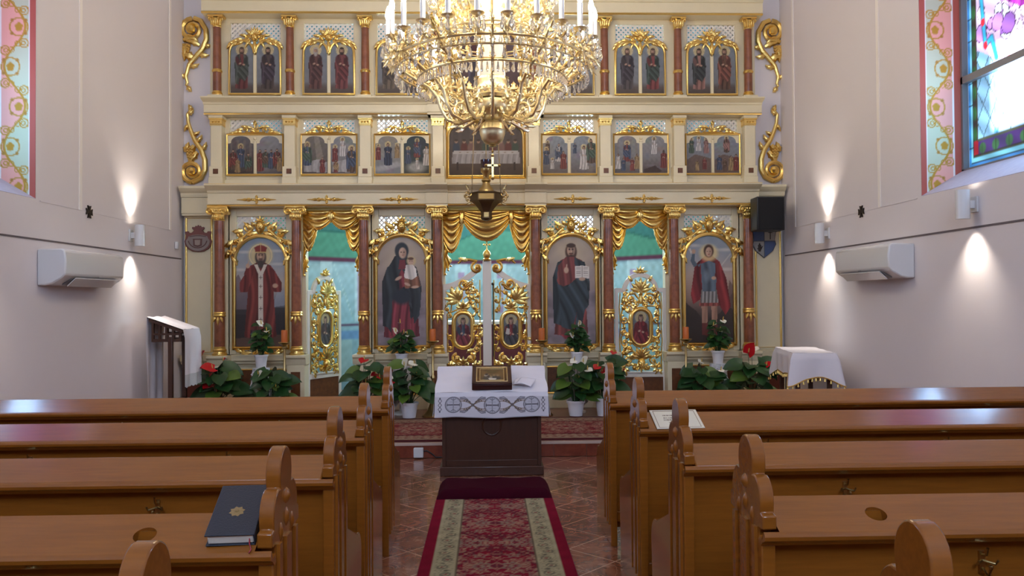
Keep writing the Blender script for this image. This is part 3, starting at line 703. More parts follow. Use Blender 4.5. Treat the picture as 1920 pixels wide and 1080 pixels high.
def p_bishop(cv):
    cv.vgrad([(0, (44, 30, 26)), (.28, (52, 44, 46)), (.40, (92, 104, 122)), (.55, (176, 160, 146)), (.75, (138, 148, 160)), (1, (112, 134, 158))])
    for x, z, r in ((-.15, .86, .08), (.16, .87, .07), (.17, .75, .09), (-.18, .70, .06)): cv.ell(x, z, r, .012, (196, 190, 186), 1.2, op=.7)
    cv.poly([(-.24, .3), (-.24, .60), (-.2, .66), (-.17, .60), (-.12, .58), (-.1, .42), (-.08, .3)], (96, 80, 92), .8); cv.poly([(.1, .36), (.24, .38), (.24, .52), (.15, .5)], (140, 150, 168), .7)
    cv.poly([(-.24, .0), (-.24, .34), (.24, .36), (.24, 0)], (40, 38, 42), .75); cv.poly([(-.24, 0), (-.24, .08), (.24, .12), (.24, 0)], (92, 62, 50), .9)
    saint(cv, 0, .06, .83, (112, 36, 32), None, (62, 52, 48), 1.5, 1, (186, 140, 110), None, 0, 1.12)
    for s in (-1, 1): cv.poly([(s * .05, .74), (s * .12, .70), (s * .19, .58), (s * .185, .50), (s * .12, .50), (s * .09, .58)], (112, 34, 32), 1, .2, 90, s)
    cv.poly([(-.115, .64), (-.10, .72), (-.125, .73), (-.15, .66)], (112, 34, 32)); cv.ell(-.115, .735, .018, .022, (190, 146, 116), .3); cv.line([(-.112, .74), (-.108, .775)], .006, (190, 146, 116))
    cv.ell(.13, .555, .025, .02, (188, 142, 112), .4)
    cv.poly([(-.06, .75), (-.02, .66), (-.022, .19), (.022, .19), (.022, .66), (.06, .75), (.03, .75), (0, .68), (-.03, .75)], (198, 186, 168))
    for z in (.25, .35, .45, .55, .63): cv.line([(-.012, z), (.012, z)], .004, (70, 50, 48)); cv.line([(0, z - .015), (0, z + .015)], .004, (70, 50, 48))
    cv.poly([(-.045, .855), (-.058, .90), (-.03, .915), (0, .925), (.03, .915), (.058, .90), (.045, .855)], (136, 36, 32)); cv.line([(-.045, .858), (.045, .858)], .006, (200, 160, 90)); cv.line([(0, .86), (0, .94)], .004, (210, 170, 100)); cv.line([(-.012, .932), (.012, .932)], .004, (210, 170, 100))
    cv.poly([(-.1, .08), (.1, .08), (.09, .16), (-.09, .16)], (60, 30, 36), 1, .2, 90); cv.speckle(.05, 1)
def p_mother(cv):
    cv.vgrad([(0, (84, 70, 76)), (.3, (112, 98, 100)), (.6, (156, 136, 130)), (1, (150, 138, 140))]); clouds(cv, 120, .46, 2)
    cv.ell(0, .8, .17, .16, (214, 186, 128), 1.6, op=.5)
    saint(cv, .0, .05, .84, (124, 36, 46), (44, 50, 56), (40, 44, 50), 0, 0, (196, 152, 124), None, 0, 1.25)
    cv.poly([(-.06, .82), (-.13, .70), (-.165, .5), (-.16, .22), (-.1, .12), (-.075, .4), (-.04, .62), (0, .7), (.06, .6), (.08, .44), (.11, .2), (.16, .28), (.17, .5), (.12, .68), (.06, .80)], (42, 50, 56), 1, .2, 50, 1)
    cv.poly([(-.1, .1), (-.085, .42), (.06, .44), (.09, .10), (0, .06)], (134, 40, 52), 1, .22, 85)
    cv.ell(0, .45, .09, .07, (38, 46, 58), .5)
    cv.ell(.0, .865, .062, .075, (42, 50, 58), .2); cv.ell(.008, .845, .034, .05, (200, 156, 128), .25); cv.ell(.025, .84, .016, .04, (150, 108, 88), 1, op=.6)
    for s in (-1, 1): cv.ell(.008 + s * .013, .852, .007, .004, (50, 34, 30), .5)
    cv.ell(.01, .825, .008, .003, (150, 60, 60), .5)
    cv.poly([(-.02, .78), (.03, .78), (.04, .70), (-.03, .70)], (120, 40, 46))
    # child
    cv.ell(.085, .77, .042, .042, (218, 186, 116), .4, op=.8); cv.ell(.082, .765, .026, .032, (206, 160, 130), .25); cv.ell(.082, .793, .026, .013, (96, 62, 44), .4)
    cv.poly([(.04, .74), (.02, .64), (.04, .57), (.14, .58), (.13, .70), (.1, .74)], (206, 196, 186), 1, .12, 70); cv.poly([(.02, .62), (.03, .52), (.17, .54), (.15, .64), (.09, .6)], (130, 76, 52), 1, .2, 70)
    for s in (-1, 1): cv.ell(.082 + s * .01, .77, .005, .004, (50, 34, 30), .5)
    cv.ell(-.03, .615, .035, .014, (196, 150, 122), .4, .5); cv.ell(.12, .535, .035, .012, (196, 150, 122), .4, .1); cv.ell(.05, .56, .03, .012, (196, 150, 122), .4, -.4)
    cv.speckle(.05, 3)
def p_teacher(cv):
    cv.vgrad([(0, (86, 72, 74)), (.3, (112, 98, 98)), (.6, (160, 140, 132)), (1, (152, 140, 140))]); clouds(cv, 120, .46, 5)
    cv.ell(0, .85, .16, .14, (214, 186, 128), 1.6, op=.6)
    saint(cv, 0, .06, .87, (122, 48, 44), (42, 54, 60), (70, 46, 34), 1.1, 0, (188, 142, 112), None, 0, 1.15)
    cv.poly([(-.05, .80), (-.12, .72), (-.13, .58), (-.1, .52), (.0, .56), (.04, .66), (.03, .8)], (122, 50, 46), 1, .18, 80); cv.poly([(.03, .80), (.1, .74), (.14, .6), (.15, .45), (.1, .2), (.04, .12), (-.09, .16), (-.11, .46), (-.13, .56), (-.05, .52), (.04, .60)], (44, 58, 66), 1, .22, 55, 2, .4)
    cv.poly([(-.1, .09), (0, .1), (.05, .3), (.03, .16), (.08, .06), (-.06, .05)], (140, 36, 42), 1, .2, 70)
    cv.ell(-.045, .68, .022, .028, (196, 150, 120), .4); cv.line([(-.045, .69), (-.04, .73)], .007, (196, 150, 120))
    cv.poly([(.035, .605), (.035, .715), (.10, .722), (.165, .712), (.165, .602), (.1, .61)], (216, 208, 196)); cv.line([(.1, .61), (.1, .72)], .003, (120, 100, 90))
    for k in range(5):
        for s in (.068, .132): cv.line([(s - .02, .632 + k * .017), (s + .02, .632 + k * .017)], .0025, (120, 108, 100))
    cv.ell(.1, .598, .03, .016, (190, 144, 114), .4); cv.speckle(.05, 4)
def p_soldier(cv):
    cv.vgrad([(0, (60, 40, 34)), (.22, (54, 42, 40)), (.45, (150, 116, 100)), (.62, (176, 150, 134)), (.8, (140, 146, 156)), (1, (120, 142, 162))])
    for x, z, r in ((.15, .86, .08), (-.15, .9, .07), (.16, .68, .07)): cv.ell(x, z, r, .014, (204, 194, 186), 1.2, op=.7)
    cv.poly([(-.24, 0), (-.24, .42), (-.2, .36), (-.12, .3), (-.05, .2), (.1, .28), (.24, .5), (.24, 0)], (50, 40, 36), .85); cv.poly([(.1, .38), (.12, .5), (.17, .46), (.19, .58), (.24, .5), (.24, .3)], (98, 74, 66), .8)
    cv.poly([(-.04, .80), (-.13, .72), (-.17, .45), (-.15, .36), (-.06, .42), (0, .6), (.05, .42), (.15, .26), (.2, .34), (.16, .6), (.1, .75), (.04, .80)], (128, 28, 32), 1, .25, 45, 2)
    cv.ell(0, .83, .085, .08, (226, 196, 120), .4, op=.8)
    for s, x in ((-1, -.045), (1, .045)):
        cv.poly([(x - .03, .42), (x - .022, .2), (x - .02, .1), (x + .02, .1), (x + .026, .2), (x + .03, .42)], (172, 118, 92), 1, .1, 60); cv.poly([(x - .024, .19), (x - .026, .08), (x + .035, .07), (x + .026, .19)], (110, 40, 36))
    cv.poly([(-.075, .46), (-.095, .34), (.095, .34), (.075, .46)], (142, 58, 50), 1, .2, 120); cv.poly([(-.07, .50), (-.085, .375), (.085, .375), (.07, .50)], (122, 118, 116), 1, .3, 180)
    cv.poly([(-.075, .73), (-.07, .6), (-.06, .48), (.06, .48), (.07, .6), (.075, .73), (0, .76)], (72, 92, 112), 1, .2, 50); cv.ell(-.02, .62, .03, .05, (120, 140, 158), 1, op=.6)
    cv.poly([(-.07, .74), (-.14, .70), (-.17, .76), (-.15, .83), (-.13, .83), (-.13, .76), (-.09, .70)], (70, 90, 108)); cv.ell(-.14, .845, .018, .022, (190, 144, 114), .4)
    cv.poly([(-.155, .84), (-.17, .88), (-.185, .87), (-.165, .82)], (200, 190, 180))
    cv.poly([(.06, .74), (.13, .66), (.12, .58), (.05, .60), (.06, .66)], (128, 30, 34), 1, .2, 80); cv.ell(.045, .60, .022, .016, (190, 144, 114), .4)
    cv.ell(0, .85, .046, .058, (70, 44, 32), .3); cv.ell(0, .84, .03, .044, (198, 152, 122), .25); cv.ell(.015, .835, .016, .038, (150, 108, 88), 1, op=.6)
    for s in (-1, 1): cv.ell(s * .012, .845, .006, .004, (44, 30, 26), .5)
    cv.ell(0, .818, .009, .004, (150, 70, 62), .5); cv.line([(.12, .72), (.2, .82)], .008, (196, 186, 176), .6); cv.speckle(.05, 6)
def arch_pts(hw, H, x=0, z=0, n=18):
    sp = H - hw
    return [(x - hw, z), (x - hw, z + sp)] + [(x + hw * math.cos(a), z + sp + hw * math.sin(a)) for a in np.linspace(PI, 0, n)[1:-1]] + [(x + hw, z + sp), (x + hw, z)]
def arch_w(hw, H): return lambda q: hw if q < H - hw else math.sqrt(max(0, hw * hw - (q - H + hw) ** 2))

def big_icon(x, paint, label):
    t = thing('framed_icon', label, 'icon', (x, 9.745, .905), 0, 'tall arched icons of the lower tier')
    hw, H = .305, 1.335
    pic('painting', 'paint', t, arch_w(hw, H), H, 96, 200, paint, y=-.012)
    m = MB(); m.prism(arch_pts(hw + .01, H + .01), -.006, .012); m.build('backing_board', 'ivory', t, smooth=False)
    m = MB(); m.frame(arch_pts(hw + .008, H + .008), .024, True, -.022, 8); m.frame(arch_pts(hw + .03, H + .03, 0, -.022), .010, True, -.012, 6); m.build('frame', 'gold', t)
    m = MB(); cz = H - hw
    m.lathe([(.001, -.085), (.03, -.07), (.052, -.03), (.055, .02), (.04, .06), (.02, .075), (.001, .08)], (0, -.03, H + .115), 14)
    m.shell(0, H + .17, .085, .2, PI - .2, 5, -.02, .03); m.flower(0, H + .12, .035, 6, -.085)
    for s in (-1, 1):
        rot = lambda a: (PI / 2 - s * a)
        arc = lambda a, R: (R * math.cos(PI / 2 - s * a), cz + R * math.sin(PI / 2 - s * a))
        m.tube([(*arc(a, hw + .075 + .02 * math.sin(a * 8))[:1], -.025, arc(a, hw + .075 + .02 * math.sin(a * 8))[1]) for a in np.linspace(.25, 1.35, 16)], [.018 * (1 - .5 * i / 15) for i in range(16)], 7)
        for a, R, r_ in ((.33, .125, .052), (.62, .10, .04), (.9, .085, .038), (1.25, .075, .034)):
            p = arc(a, hw + R); m.scroll(p[0], p[1], r_, 1.2, rot(a) - s * .6, -s, .014, -.02)
        for a, R, da, L in ((.2, .10, .6, .12), (.5, .13, .2, .11), (.62, .06, -.6, .1), (.9, .11, .1, .12), (1.05, .05, -.6, .09), (1.2, .1, -.2, .1), (1.38, .05, -1.0, .11)):
            p = arc(a, hw + R); m.leaf(p[0], p[1], rot(a) - s * PI / 2 + s * da, L * 1.25, .066, .035, .25, bend=s * .5, y=-.015)
        for a in (.45, .85, 1.15): p = arc(a, hw + .05); m.ball(p[0], -.035, p[1], .016)
        m.leaf(s * .04, H + .05, PI / 2 - s * 1.9, .13, .06, .03, .25, y=-.02); m.leaf(s * .05, H + .13, PI / 2 - s * 1.0, .08, .045, .03, .2, y=-.02)
    m.build('carved_crest', 'gold', t)
    m = MB(); m.flower(0, -.07, .04, 6, -.02)
    m.shell(0, -.05, .07, PI + .3, 2 * PI - .3, 5, -.02)
    for s in (-1, 1):
        m.scroll(s * .075, -.055, .034, 1.3, PI / 2 if s > 0 else PI / 2, s, .012, -.015); m.scroll(s * .2, -.045, .022, 1.2, PI / 2, -s, .010, -.015)
        for x_, z_, a, L in ((.05, -.09, -.35, .11), (.11, -.06, -.1, .12), (.15, -.085, .15, .1), (.21, -.05, .05, .1), (.24, -.035, .3, .07)):
            m.leaf(s * x_, z_, a if s > 0 else PI - a, L, .045, .025, .25, y=-.012, bend=.4 * s)
    m.build('carved_swag', 'gold', t)
    return t
big_icon(-2.725, p_bishop, 'tall arched icon of a bearded bishop in red robes and round crown')
big_icon(-1.03, p_mother, 'tall arched icon of a veiled mother in red holding a child')
big_icon(1.03, p_teacher, 'tall arched icon of a bearded man holding up an open white book')
big_icon(2.725, p_soldier, 'tall arched icon of a young soldier in red cloak with raised sword arm')

# --- middle tier: pairs of small feast scenes
def feast(seed, bg, figs, extra=None):
    def f(cv):
        cv.vgrad([(0, bg[0]), (.45, bg[1]), (1, bg[2])]); rg = np.random.RandomState(seed)
        for i in range(10): cv.ell(rg.uniform(-.32, .32), rg.uniform(.1, 1), rg.uniform(.05, .16), rg.uniform(.03, .1), tuple(q * rg.uniform(.75, 1.2) for q in bg[1]), 1, op=.4)
        if extra: extra(cv)
        for x, z, h, c, c2, halo in figs: saint(cv, x, z, h, c, c2, (60, 42, 34), rg.randint(0, 2), halo, (176, 134, 106), None, 1, 1.2, rg.choice([-1, 1]))
        cv.speckle(.1, seed)
    return f
RD, BL, GN, BR_, WH, OC, PK = (112, 44, 40), (54, 66, 92), (60, 80, 66), (82, 60, 48), (166, 160, 158), (138, 108, 66), (138, 92, 86)
DK = ((58, 44, 40), (76, 64, 62), (94, 92, 98))
SKY = ((92, 84, 82), (112, 114, 124), (118, 130, 142)); NIGHT = ((58, 60, 54), (40, 52, 58), (34, 52, 62)); GREY = ((84, 76, 74), (112, 110, 112), (124, 126, 134))
ray = lambda cv: cv.poly([(-.02, 1), (.1, 1), (.26, .3), (.05, .3)], (150, 140, 124), .5)
bed = lambda cv: (cv.poly([(-.3, .05), (-.3, .3), (.1, .38), (.32, .3), (.32, .02)], (150, 146, 148), .9, .1, 30), None)
mount = lambda cv: cv.poly([(-.33, 0), (-.33, .35), (-.1, .5), (.15, .44), (.33, .38), (.33, 0)], (96, 70, 58), .8)
temple = lambda cv: [cv.poly([(x - .03, .2), (x - .03, .9), (x + .03, .9), (x + .03, .2)], (118, 104, 94), .6) for x in (-.25, -.08, .1, .26)]
cloud = lambda cv: [cv.ell(x, .12 + .03 * k, .12, .07, (150, 150, 156), .9, op=.8) for k, x in enumerate((-.25, -.12, 0, .12, .25))]
FEASTS = [
    (feast(1, DK, [(-.2, .1, .55, BR_, RD, 0), (0, .15, .62, BL, None, 1), (.2, .05, .5, BR_, GN, 0), (-.08, .02, .4, OC, None, 0)], temple), feast(2, GREY, [(-.25, .05, .6, RD, None, 0), (-.1, .15, .5, GN, BR_, 0), (.05, .12, .52, BL, None, 0), (.2, .12, .55, BR_, RD, 0), (.28, .05, .45, OC, None, 0)])),
    (feast(3, ((70, 58, 54), (92, 82, 76), (104, 98, 96)), [(-.2, .2, .62, BL, GN, 1), (.2, .02, .42, RD, None, 0)], lambda cv: (ray(cv), bed(cv))), feast(4, GREY, [(-.22, .3, .45, RD, None, 1), (-.02, .45, .5, WH, None, 1), (.22, .02, .7, BR_, BL, 1), (-.2, .02, .35, RD, OC, 0)], bed)),
    (feast(5, ((104, 112, 124), (120, 120, 118), (126, 118, 104)), [(-.26, .35, .42, RD, None, 1), (0, .2, .62, (40, 48, 70), None, 1), (.24, .4, .4, OC, None, 1)], cloud), feast(6, NIGHT, [(.02, .42, .5, RD, BL, 1), (-.22, .25, .45, BL, None, 1), (.27, .2, .55, WH, None, 0), (.02, .1, .3, WH, None, 1)], lambda cv: cv.ell(0, .16, .25, .14, (140, 140, 136), .7))),
    (feast(7, SKY, [(-.2, .5, .36, BR_, None, 1), (-.24, .22, .46, BL, None, 1), (.1, .3, .5, WH, BL, 0), (.22, .1, .5, RD, None, 0), (-.08, .1, .3, WH, None, 1)], None), feast(8, SKY, [(.02, .08, .66, WH, None, 1), (.22, .25, .68, BR_, GN, 1), (-.22, .52, .3, BL, None, 0)], None)),
    (feast(9, GREY, [(0, .3, .55, RD, BL, 1), (-.24, .1, .42, WH, None, 0), (-.1, .05, .36, BL, None, 0), (.14, .05, .36, RD, None, 0), (.27, .1, .42, OC, None, 0)], temple), feast(10, ((74, 60, 54), (116, 112, 114), (124, 124, 128)), [(-.02, .5, .46, WH, None, 1), (.24, .12, .5, RD, None, 0)], lambda cv: cv.poly([(-.3, .1), (0, .2), (.2, .05), (.1, 0), (-.3, 0)], (60, 44, 40)))),
    (feast(11, SKY, [(-.2, .52, .42, GN, None, 1), (0, .58, .4, WH, None, 1), (.2, .52, .42, PK, None, 1), (-.05, .05, .3, OC, None, 0), (.15, .08, .34, RD, None, 0)], mount), feast(12, SKY, [(0, .54, .44, BR_, PK, 1), (-.2, .06, .42, BL, None, 0), (-.05, .02, .36, BR_, None, 0), (.12, .05, .42, OC, None, 0), (.26, .05, .46, RD, None, 0)], mount)),
]
def shoulder(hw, H): return lambda q: hw if q < H - .09 else (hw - .035 if q < H - .075 else hw - .035 - (1 - math.sqrt(max(0, 1 - ((q - H + .075) / .075) ** 2))) * .10)
def feast_icon(x, pair, label):
    t = thing('feast_icon', label, 'icon', (x, 9.765, 2.985), 0, 'double feast icons of the middle tier')
    MB().box(-.34, .34, -.006, .01, 0, .5).build('board', 'ivory', t, smooth=False)
    for s, p in zip((-1, 1), pair): pic('painting', 'paint', t, shoulder(.152, .455), .455, 40, 60, p, x=s * .172, y=-.009, z=.02)
    m = MB(); m.box(-.012, .012, -.02, -.005, .02, .42); m.ball(0, -.015, .445, .02); m.box(-.02, .02, -.022, -.005, .405, .425); m.build('baluster', 'ivory', t, bevel=.003)
    m = MB(); m.frame([(-.335, .005), (.335, .005), (.335, .495), (-.335, .495)], .015, True, -.012, 8); m.build('frame', 'gold', t)
    m = MB(); m.shell(0, .53, .085, .25, PI - .25, 5, -.015, .025); m.flower(0, .635, .028, 5, -.015); m.leaf(0, .60, PI / 2, .07, .05, .02, .1, y=-.012)
    m.tube([(q, -.012, .508) for q in (-.3, 0, .3)], [.006, .012, .006])
    for s in (-1, 1):
        m.scroll(s * .12, .555, .032, 1.3, -PI / 2, s * -1, .010, -.012, tail=[(s * .03, .52), (s * .08, .515)]); m.scroll(s * .195, .54, .024, 1.2, PI / 2, s, .008, -.012)
        for x_, z_, a, L in ((.05, .57, .5, .09), (.10, .585, .25, .08), (.15, .56, 0, .08), (.2, .53, -.1, .09), (.24, .52, -.15, .09), (.16, .525, .2, .07)):
            m.leaf(s * x_, z_, a if s > 0 else PI - a, L, .035, .018, .2, y=-.01, bend=-.4 * s)
    m.build('carved_crest', 'gold', t)
for x, p, lb in zip((-2.795, -1.905, -1.02, 1.02, 1.905, 2.795), FEASTS, ('two dark crowded scenes', 'a ray of light falling and a figure by a bed', 'a dark blue standing figure on clouds and a night nativity', 'a haloed group and a white-robed bather', 'a seated woman among kneeling men and a white risen figure', 'three figures over a hill and one rising above a crowd')):
    feast_icon(x, p, 'small double icon showing ' + lb)
# the wide supper scene in the middle
def p_supper(cv):
    cv.vgrad([(0, (62, 44, 36)), (.25, (74, 58, 52)), (.4, (70, 58, 56)), (1, (60, 50, 52))])
    for x in (-.6, -.45, -.25, .3, .5, .62): cv.poly([(x - .03, .45), (x - .03, 1), (x + .03, 1), (x + .03, .45)], (78, 66, 66), .6)
    rg = np.random.RandomState(3)
    for k in range(9):
        x = -.52 + k * .13 + rg.uniform(-.015, .015); c = [RD, BL, GN, BR_, OC, PK][rg.randint(6)]
        cv.ell(x, .46, .06, .12, tuple(q * .8 for q in c), .3); cv.ell(x, .585, .028, .036, (150, 112, 88), .3); cv.ell(x, .605, .03, .022, (54, 38, 32), .3)
    cv.poly([(-.6, .2), (-.58, .40), (.58, .40), (.6, .2)], (138, 132, 134), 1, .1, 60); cv.poly([(-.58, .36), (-.56, .42), (.56, .42), (.58, .36)], (164, 158, 158))
    for k in range(8): cv.ell(-.45 + .13 * k, .395, .018, .008, (120, 96, 70), .4)
    for x in (-.5, .5): cv.poly([(x - .02, .08), (x - .02, .22), (x + .02, .22), (x + .02, .08)], (44, 32, 28))
    cv.speckle(.06, 8)
t = thing('supper_icon', 'wide dark painting of people at a white-clothed table, behind the chandelier ball', 'icon', (0, 9.765, 2.965))
sw = lambda q: .445 if q < .47 else (.33 if q > .60 else .445 - .115 * (1 - math.sqrt(max(0, 1 - ((q - .47) / .13) ** 2))))
pic('painting', 'paint', t, sw, .70, 110, 84, p_supper, y=-.01, z=.02)
m = MB(); o_ = [(-.46, .0), (.46, .0), (.46, .49)] + [(.34 + .12 * math.cos(a), .49 + .13 * math.sin(a)) for a in np.linspace(0, PI / 2, 7)[1:]] + [(.34, .72), (-.34, .72)] + [(-.34 - .12 * math.cos(a), .49 + .13 * math.sin(a)) for a in np.linspace(PI / 2, 0, 7)[:-1]] + [(-.46, .49)]
m.frame(o_, .020, True, -.016, 8); m.frame([(-.48, -.025), (.48, -.025), (.48, .74), (-.48, .74)], .012, True, -.008)
for s in (-1, 1):
    m.prism([(s * .47, .5), (s * .47, .73), (s * .36, .73), (s * .36, .64), (s * .43, .58)], -.012, 0); m.leaf(s * .46, .52, PI / 2, .2, .07, .03, .2, bend=s * .5, y=-.012); m.leaf(s * .45, .7, PI / 2 + s * 1.6, .15, .05, .03, .2, y=-.012); m.scroll(s * .425, .69, .03, 1.2, 0, s, .01, -.015)
m.build('frame', 'gold', t)

# --- upper tier: pairs of standing apostles
def apostle(robe, cloak, hair, beard, sash=None):
    def f(cv):
        cv.vgrad([(0, (74, 60, 52)), (.12, (80, 70, 66)), (.22, (104, 108, 116)), (1, (106, 120, 134))])
        saint(cv, 0, .06, .84, robe, cloak, hair, beard, 1, (168, 124, 98), sash, 1, .95); cv.speckle(.07, int(sum(robe)))
    return f
H1, H2, H3 = (62, 44, 36), (150, 142, 136), (40, 30, 28)
MAR, VIO, NAV, RUST, DGN = (92, 38, 40), (56, 46, 58), (48, 54, 72), (110, 58, 46), (48, 62, 56)
AP = [(apostle(MAR, (58, 66, 60), H1, .8), apostle((62, 50, 48), VIO, H3, 1)), (apostle((84, 48, 44), (74, 44, 44), H2, 1.6), apostle((100, 44, 46), MAR, H3, 1)),
      (apostle((88, 74, 60), (64, 54, 48), H1, 1.2), apostle((60, 56, 62), BR_, H3, 1)), (apostle(NAV, (96, 84, 70), H2, 1.2), apostle((106, 96, 90), (70, 62, 58), H1, 1)),
      (apostle((66, 58, 60), (52, 46, 54), H1, .9, None), apostle((112, 44, 44), DGN, H1, 1.2)), (apostle((130, 84, 74), (46, 50, 50), H3, .9), apostle((82, 54, 42), RUST, H1, .6))]
def apostle_icon(x, pair, label):
    t = thing('apostle_icon', label, 'icon', (x, 9.765, 3.985), 0, 'double apostle icons of the upper tier')
    R, H = .135, .625
    MB().prism(arch_pts(R + .01, H + .01, -.158) + arch_pts(R + .01, H + .01, .158), -.004, .012).build('board', 'ivory', t, smooth=False)
    for s, p in zip((-1, 1), pair): pic('painting', 'paint', t, arch_w(R, H), H, 32, 96, p, x=s * .158, y=-.010)
    MB().box(-.018, .018, -.018, -.004, 0, .46).build('mullion', 'ivory', t, bevel=.003)
    m = MB(); ap = lambda c: [(c + (R + .012) * math.cos(a), H - R + (R + .012) * math.sin(a)) for a in np.linspace(PI, 0, 15)]
    o_ = [(-.31, -.012)] + [(q if q > -.31 else -.31, z_) for q, z_ in ap(-.158)] + ap(.158) + [(.31, -.012)]
    m.frame(o_, .016, True, -.014, 8); m.build('frame', 'gold', t)
    m = MB(); z0 = H + .05
    m.ball(0, -.02, z0, .045, 12, 1.1); m.flower(0, z0, .03, 6, -.055); m.shell(0, z0 + .03, .10, .25, PI - .25, 7, -.015, .03)
    m.leaf(0, z0 - .05, -PI / 2, .15, .055, .03, .15, y=-.015); m.leaf(0, z0 - .16, -PI / 2, .06, .03, .02, 0, y=-.02)
    for s in (-1, 1):
        m.scroll(s * .085, z0 - .005, .036, 1.3, PI if s > 0 else 0, -s, .011, -.015); m.scroll(s * .25, z0 - .055, .022, 1.2, PI / 2, s, .008, -.012)
        m.tube([(s * q, -.012, z0 - .03 - .28 * max(0, q - .12) ** 1.3) for q in (.05, .1, .15, .2, .25, .3)], [.012, .013, .012, .010, .008, .005])
        for x_, z_, a, L in ((.10, .02, .3, .09), (.15, -.02, .15, .09), (.2, -.035, 0, .09), (.25, -.05, -.3, .09), (.29, -.08, -.7, .08), (.06, -.04, -.8, .11), (.14, -.05, -.3, .09), (.21, -.065, -.45, .08), (.05, .04, .9, .09)):
            m.leaf(s * x_, z0 + z_, a if s > 0 else PI - a, L, .04, .022, .2, y=-.01, bend=-.5 * s)
    m.build('carved_crest', 'gold', t)
for x, p, lb in zip((-2.795, -1.905, -1.02, 1.02, 1.905, 2.795), AP, ('leftmost of the top row', 'second from left of the top row', 'cut by the left edge of the chandelier', 'cut by the right edge of the chandelier', 'second from right of the top row', 'rightmost of the top row')):
    apostle_icon(x, p, 'double-arched icon of two standing apostles, ' + lb)
t = thing('throne_icon', 'dark central icon of a seated figure hidden behind the lit chandelier', 'icon', (0, 9.765, 3.96))
pic('painting', 'paint', t, arch_w(.42, .9), .9, 70, 80, lambda cv: (cv.vgrad([(0, (70, 42, 44)), (1, (92, 72, 80))]), saint(cv, 0, .02, .9, (96, 40, 44), (60, 52, 70), (60, 44, 36), 1, 1, (180, 134, 106), None, 1, 1.6), cv.speckle(.06, 4)), y=-.012)
m = MB(); m.frame(arch_pts(.43, .91), .024, True, -.016); m.build('frame', 'gold', t)
# ================================================================ doors, gilt curtains, wall carving
def oval(cx, cz, a, h, n=10):
    """stadium outline: half-width a, half-height h"""
    return [(cx + a * math.cos(t), cz + (h - a) + a * math.sin(t)) for t in np.linspace(0, PI, n)] + [(cx + a * math.cos(t), cz - (h - a) + a * math.sin(t)) for t in np.linspace(PI, 2 * PI, n)]
def oval_w(a, h): return lambda q: math.sqrt(max(0, a * a - max(0, abs(q - h) - (h - a)) ** 2))
def medallion(t, cx, cz, a, h, paint, y=0):
    m = MB(); m.frame(oval(cx, cz, a + .02, h + .02), .022, True, y - .02, 8); m.frame(oval(cx, cz, a + .045, h + .045), .009, True, y - .01, 6); f = m.build('medallion_frame', 'gold', t)
    pic('painting', 'paint', f, oval_w(a, h), 2 * h, 36, 60, paint, y=y - .018, x=cx, z=cz - h)
    m = MB(); m.prism(oval(cx, cz, a + .01, h + .01), y - .014, y + .01); m.build('medallion_board', 'wine_wood', f, smooth=False)
def vine(m, s, x0, x1, pts, y, rg, r=.011):
    """carved branch through pts [(x,z,R,dir)] with scrolls and leaves, mirrored by s about x0"""
    for i, (x, z, R, d) in enumerate(pts):
        a0 = rg.uniform(0, 6.28)
        q = pts[i - 1] if i else (0, z - .1, 0, 1)
        m.scroll(x0 + s * x, z, R, 1.25, a0 if s > 0 else PI - a0, d * s, r, y, tail=None)
        ex, ez = x + R * math.cos(a0), z + R * math.sin(a0)
        m.tube([(x0 + s * (q[0] + (ex - q[0]) * t + .02 * math.sin(PI * t)), y + .004, q[1] + (ez - q[1]) * t) for t in np.linspace(0, 1, 7)], r * .9, 6)
        for k in range(4):
            a = rg.uniform(0, 6.28); L = rg.uniform(.06, .10)
            lx, lz = x + R * .9 * math.cos(a), z + R * .9 * math.sin(a)
            if x1 - .02 > lx + L * math.cos(a) * .8 > .0: m.leaf(x0 + s * lx, lz, a if s > 0 else PI - a, L, L * .5, .022, .25, bend=rg.uniform(-.8, .8), y=y - .006)
        m.ball(x0 + s * (x + rg.uniform(-.03, .03)), y - .02, z + R + .01, .013)
def p_angel(c, c2, book=1):
    def f(cv):
        cv.vgrad([(0, (60, 44, 40)), (.5, (92, 96, 100)), (1, (118, 132, 140))])
        saint(cv, 0, -.42, 1.32, c, c2, (70, 50, 40), 0, 1, (190, 146, 116), None, 1, 1.0)
        if book: cv.poly([(-.18, .36), (-.06, .34), (-.04, .52), (-.14, .55)], (190, 184, 172))
        cv.speckle(.05, book)
    return f
